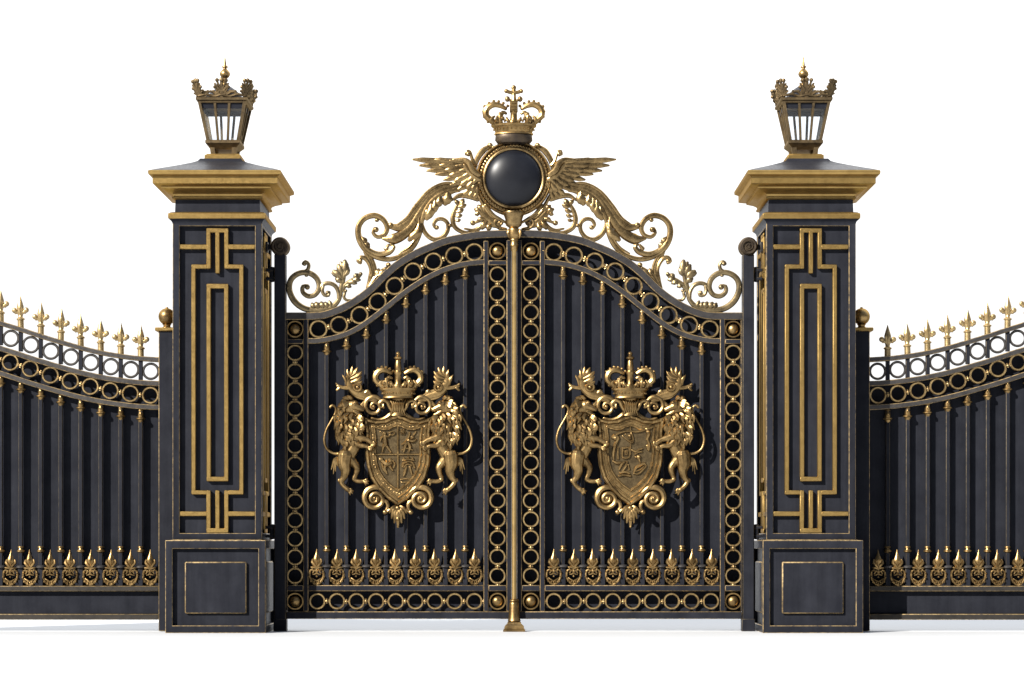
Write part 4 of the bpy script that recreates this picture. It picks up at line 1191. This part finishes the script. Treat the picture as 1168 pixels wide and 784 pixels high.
        m.tube([e(441, 563, -8), e(434.6, 557.6, -8.4), e(426.4, 556.4, -8.6), e(419, 560.4, -8.8), e(416.4, 568.6, -9), e(420, 576.6, -9), e(428, 579.4, -9), e(435.4, 575.6, -9.4), e(437, 568.6, -9.6), e(432.6, 563.4, -9.8), e(426.4, 563.6, -10), e(423, 568.4, -10.2), e(425.4, 573, -10.4), e(430, 572.4, -10.6), e(430.6, 568.6, -10.8)],
               [2, 3.2, 3.6, 3.6, 3.4, 3.2, 3, 2.8, 2.5, 2.3, 2.1, 2, 1.8, 1.5, 1.2], seg=8)
        m.sphere(*e(427.4, 568.4, -7), 8, 8, 3.4, u=14, w=8); m.sphere(*e(428, 568.6, -11.2), 2.0, u=8, w=6)
        m.tube([e(437, 571), e(441.6, 573), e(443, 578), e(440.6, 583)], [2, 2.4, 2.2, 1.6]); m.sphere(*e(439.8, 584.6, -10), 2.9, 2.9, 2.4, u=8, w=6)
        m.tube([e(449, 581), e(444.6, 582), e(441, 585)], [1.8, 2, 1.4])
        build(m, 'volute', BRASS, t)
    # hanging acanthus at the foot
    m = MB()
    for x1, y1, w in ((0, 600.6, 3.0), (-4, 596.4, 2.5), (4, 596.4, 2.5), (-7.2, 591.6, 2.3), (7.2, 591.6, 2.3), (-9.4, 585.4, 2), (9.4, 585.4, 2)):
        m.tube([(cx, 577, -8), (cx + x1 * .7, (577 + y1) / 2 - 1, -11), (cx + x1, y1, -8.6)], [2.2, w, w * .45], flat=.7, seg=8)
    m.sphere(cx, 580, -10.4, 3.4, 3, 2.6); m.sphere(cx, 601, -8.6, 1.4, 1.8, 1.4, u=7, w=5); m.sphere(cx, 592, -11.6, 2, 2.6, 1.6, u=7, w=5)
    build(m, 'hanging_leaf', BRASS, t)
    # backing plate hidden behind, carries everything on the bars
    m = MB(); m.box(cx - 24, cx + 24, 462, 560, -3.0, -2.6, .1, 0); m.box(cx - 64, cx + 64, 500, 506, -5, -2.65, .3, 0); m.box(cx - 46, cx + 46, 461, 466, -6, -2.65, .3, 0)
    build(m, 'backing_plate', DARK, t)
    # lions, left as drawn and right mirrored about the crest axis
    lion(t, cx)
    return t
FIELD = mat_brass('dulled_brass_field', (.15, .108, .055), (.06, .043, .024), .8, .4, 18, .3, .6, .5)

def mirror_lions(t, cx):
    """copy the lion and its fur, reflected about the crest axis, as meshes of their own"""
    for L in [o for o in list(t.children) if o.name.startswith('lion')]:
        axis = (cx - CX) * S * SG
        def refl(o, parent):
            me = o.data.copy()
            wx = WL[o.name].x
            nx = 2 * axis - wx
            for v in me.vertices: v.co.x = -v.co.x
            me.flip_normals()
            q = bpy.data.objects.new(o.name.split('.')[0], me); col.objects.link(q)
            WL[q.name] = Vector((nx, WL[o.name].y, WL[o.name].z))
            q.parent = parent; q.location = WL[q.name] - wl(parent)
            return q
        q = refl(L, t)
        for c in list(L.children): refl(c, q)

# ------------------------------------------------------------------ side fence
FT = smooth([(-130, 325), (-95, 334.5), (-60, 345), (-30, 355.5), (0, 366), (25.5, 374), (51, 382.4), (76.5, 390), (102, 397), (127.6, 402.4), (153, 406), (167, 407.2), (181.4, 408)])

def spear_mb():
    m = MB()
    m.lathe(0, 0, [(1, 3.6), (-8.6, 3.5), (-9, 4.6), (-10.4, 4.7), (-11, 3.4), (-12.6, 2.4), (-14.6, 2.2)], 12)
    m.tube([(0, -13, 0), (0, -18, -.3), (0, -24, -.5), (0, -29, -.3), (0, -36.5, 0)], [2.6, 3.6, 4.0, 2.6, .25], flat=.55)
    m.tube([(0, -14, -1.4), (0, -22, -2.4), (0, -33, -.8)], [1, 1, .3], seg=6)
    for s in (-1, 1):
        m.tube([(s * 1.4, -16.6, 0), (s * 4.6, -18, 0), (s * 6.6, -20.6, 0)], [1.6, 1.9, 2.2], flat=.8); m.sphere(s * 6.8, -20, -.4, 3.1, 3.2, 2.3, u=8, w=6)
        m.sphere(s * 5.4, -17.2, -.4, 1.7, u=7, w=5)
    return m

def fence(label):
    t = thing('side_fence', label, 'fence', (90, 707, 0), 'iron fences curving away from the pillars')
    XL = -130; XR = 181.6
    m = MB()
    up = offset(FT, 57); up = [(min(max(p[0], XL), XR - .6), p[1]) for p in up]; up[-1] = (XR + .6, up[-1][1])
    m.prism(up + [(XR + .6, 701), (XL, 701)], 5.8, 7.8, .1, 0, 0)
    build(m, 'back_panel', [SHEET], t, (90, 701, 8))
    a1 = [(min(max(p[0], XL), XR - .6), p[1]) for p in offset(FT, 29)]; a2 = [(min(max(p[0], XL), XR - .6), p[1]) for p in offset(FT, 57.6)]
    a1[-1] = (XR + .6, a1[-1][1]); a2[-1] = (XR + .6, a2[-1][1])
    m = MB(); m.prism(a1 + a2[::-1], 12, 13.4, .1, 0, 0)
    for a in (a1, a2): m.rail(a, 3, 4.9, 12.05, .1, step=400, em=0)
    build(m, 'ring_band_backing', [SHEET], t)
    for k, w, mt in ((2.6, 5.4, STEEL), (30.0, 6.0, STEEL), (57.2, 5.8, STEEL)):
        m = MB(); c = offset(FT, k); c = [(min(max(p[0], XL), XR), p[1]) for p in c]
        c = [p for i, p in enumerate(c) if i == 0 or p[0] - c[i - 1][0] > .5]; c[-1] = (XR, c[-1][1])
        m.rail(c, w, -5, 5, .8, step=400); build(m, 'curved_rail', [mt, WORN], t)
    for a in ((XL, XR, 668.4, 674.6, -5, 5), (XL, XR, 700.4, 707, -5, 5)):
        m = MB(); m.box(*a, .75); build(m, 'bottom_rail', [STEELD, WORN], t)
    m = MB(); m.box(XL + .5, XR - .5, 674.6, 700.4, 2, 5.5, .3); build(m, 'kick_plate', [DARK, WORN], t)
    m = MB(); m.box(XL - 6, XL - .1, 322, 719, -6, 6, .6); build(m, 'end_bar', [DARK, WORN], t)
    protos = {}; sp = rg = rg2 = pm = None
    rp = ring_mb(8.6, 1.5, False)
    k = 0
    while True:
        X = 160.6 - 22.8 * k
        Xr = X + 11.4
        if X < XL + 8: break
        yt = yat(FT, X)
        b = bar_set(t, X, yt + 60.2, 668.4, protos=protos, d=0)
        # picket crossing the open band
        m = MB(); m.box(X - 2.3, X + 2.3, yt + 4.6, yt + 27.6, -2.4, 2.4, .5, 1); build(m, 'picket', [DARK, EDGE], t, (X, yt + 27.6, 0))
        if sp is None: sp = build(shift(spear_mb(), X, yt + .6, 0), 'spear_finial', SPEAR, t, (X, yt + .6, 0))
        else: inst(sp, t, (X, yt + .6, 0))
        yr = yat(FT, Xr)
        sl = math.degrees(math.atan2(yat(FT, Xr + 5) - yat(FT, Xr - 5), 10))
        if rg is None: rg = build(shift(rp, Xr, yr + 16.2, 0), 'open_ring', [STEEL], t, (Xr, yr + 16.2, 0))
        else: inst(rg, t, (Xr, yr + 16.2, 0))
        if rg2 is None:
            rg2 = build(shift(ring_mb(8.7, 1.3, True, 11.4), Xr, yr + 43.8, -2.4), 'chain_ring', RINGB, t, (Xr, yr + 43.8, -2.4)); rg2.rotation_euler = (0, R(90 + sl) * SG, 0)
        else: inst(rg2, t, (Xr, yr + 43.8, -2.4), 90 + sl)
        if pm is None: pm = build(shift(palmette_mb(random.Random(9)), Xr, 668.6, -3.2), 'palmette', BRASS, t, (Xr, 668.6, -3.2))
        else: inst(pm, t, (Xr, 668.6, -3.2))
        k += 1
    return t
STEELD = mat_brass('dark_steel_rail', (.042, .039, .037), (.026, .026, .026), .45, .42, 14)
SPEAR = mat_brass('pale_brass', (.46, .34, .17), (.22, .16, .075), .8, .34, 12, .28, .55, .4)

def fence_post(label):
    t = thing('fence_post', label, 'fence post', (190, GY, 0), 'ball topped posts beside the pillars')
    m = MB(); m.box(182.2, 199, 378.4, 719.6, -8.4, 8.4, .7)
    build(m, 'post', [DARK, WORN], t)
    m = MB(); m.box(178.4, 201, 374.6, 378.6, -11, 11, .7, 0)
    build(m, 'cap', GILT, t)
    m = MB(); m.lathe(190.4, 0, [(375, 6.2), (374, 6), (372.8, 4), (371, 4.2), (370, 5.4)], 18); m.sphere(190.4, 361.4, 0, 9.6, u=22, w=14); m.lathe(190.4, 0, [(352.6, 1.8), (351, 1.6), (350.4, .5)], 10)
    build(m, 'ball', BRASS, t)

# ------------------------------------------------------------------ assemble
for SG, side in ((1, 'left'), (-1, 'right')):
    pillar('%shand square dark pillar with gilded Greek-key strips, gold cornice and panelled plinth' % side)
    lantern('%shand brass lantern with leafy crown on top of the %s pillar' % (side, side))
    hinge_post('slim black hinge post with a scrolled knob, between the %s pillar and the gate' % side)
    gate_leaf('%s leaf of the black iron gate, arched top with brass scrollwork and chain rings' % side)
    c = coat_of_arms('brass crest with lions and crown, its shield %s' % ('divided by a cross into four quarters' if SG == 1 else 'undivided and filled with a square and drapery'), SG == 1)
    mirror_lions(c, 454.4)
    fence('black iron spear-topped fence panel dipping towards the %s pillar, at the %s edge' % (side, side))
    fence_post('dark square post topped by a brass ball, beside the outer face of the %s pillar' % side)
SG = 1
centre_pole()
medallion()

# ------------------------------------------------------------------ ground, sky, sun, camera
me = bpy.data.meshes.new('ground')
q = 600
me.from_pydata([(-q, -q, 0), (q, -q, 0), (q, q, 0), (-q, q, 0)], [], [[0, 1, 2, 3]])
g = bpy.data.objects.new('ground', me); col.objects.link(g); g['kind'] = 'structure'
m, nt, b = nodes_of('white_ground')
n = noise(nt, .6, 5, .6)
r = ramp(nt, n.outputs['Fac'], [(.3, (.375, .386, .400)), (.7, (.39, .401, .415))])
nt.links.new(r.outputs['Color'], b.inputs['Base Color']); b.inputs['Roughness'].default_value = .85
b.inputs['Specular IOR Level'].default_value = .2
me.materials.append(m)

EL, AZ = 31.5, 46
w = bpy.data.worlds.new('World'); scene.world = w; w.use_nodes = True
nt = w.node_tree; bg = nt.nodes['Background']
tc = nt.nodes.new('ShaderNodeTexCoord'); sp = nt.nodes.new('ShaderNodeSeparateXYZ')
nt.links.new(tc.outputs['Generated'], sp.inputs[0])
mr = nt.nodes.new('ShaderNodeMapRange'); mr.inputs['From Min'].default_value = -1; mr.inputs['From Max'].default_value = 1
nt.links.new(sp.outputs['Y'], mr.inputs['Value'])
rp = nt.nodes.new('ShaderNodeValToRGB'); e = rp.color_ramp.elements
e[0].position = .0; e[0].color = (.05, .055, .07, 1)
e[1].position = .66; e[1].color = (1, 1, 1, 1)
x = e.new(.40); x.color = (.09, .115, .17, 1)
x = e.new(.52); x.color = (.50, .54, .60, 1)
nt.links.new(mr.outputs['Result'], rp.inputs['Fac']); nt.links.new(rp.outputs['Color'], bg.inputs['Color'])
mz = nt.nodes.new('ShaderNodeMapRange'); mz.inputs['From Min'].default_value = .12; mz.inputs['From Max'].default_value = .55
mz.inputs['To Min'].default_value = .46; mz.inputs['To Max'].default_value = 1.45
nt.links.new(sp.outputs['Z'], mz.inputs['Value']); nt.links.new(mz.outputs['Result'], bg.inputs['Strength'])

sun = bpy.data.lights.new('sun', 'SUN'); sun.energy = 5.0; sun.angle = R(.5); sun.color = (1.0, .95, .87)
so = bpy.data.objects.new('sun', sun); col.objects.link(so)
# light travels from the left front, downwards to the right and back
dv = Vector((math.sin(R(AZ)) * math.cos(R(EL)), math.cos(R(AZ)) * math.cos(R(EL)), -math.sin(R(EL))))
so.rotation_euler = dv.to_track_quat('-Z', 'Y').to_euler()
so.location = (-8, -10, 12)

cam = bpy.data.cameras.new('camera'); co = bpy.data.objects.new('camera', cam); col.objects.link(co)
cam.sensor_width = 36; cam.lens = 36 * DIST / 1168
co.location = (0, -DIST * S, (GY - HY) * S); co.rotation_euler = (R(90), 0, 0)
cam.shift_x = (584 - CX) / 1168; cam.shift_y = (HY - 392) / 1168
cam.clip_end = 3000
scene.camera = co
scene.view_settings.view_transform = 'Standard'; scene.view_settings.look = 'None'
scene.view_settings.exposure = 1.3; scene.view_settings.gamma = 1
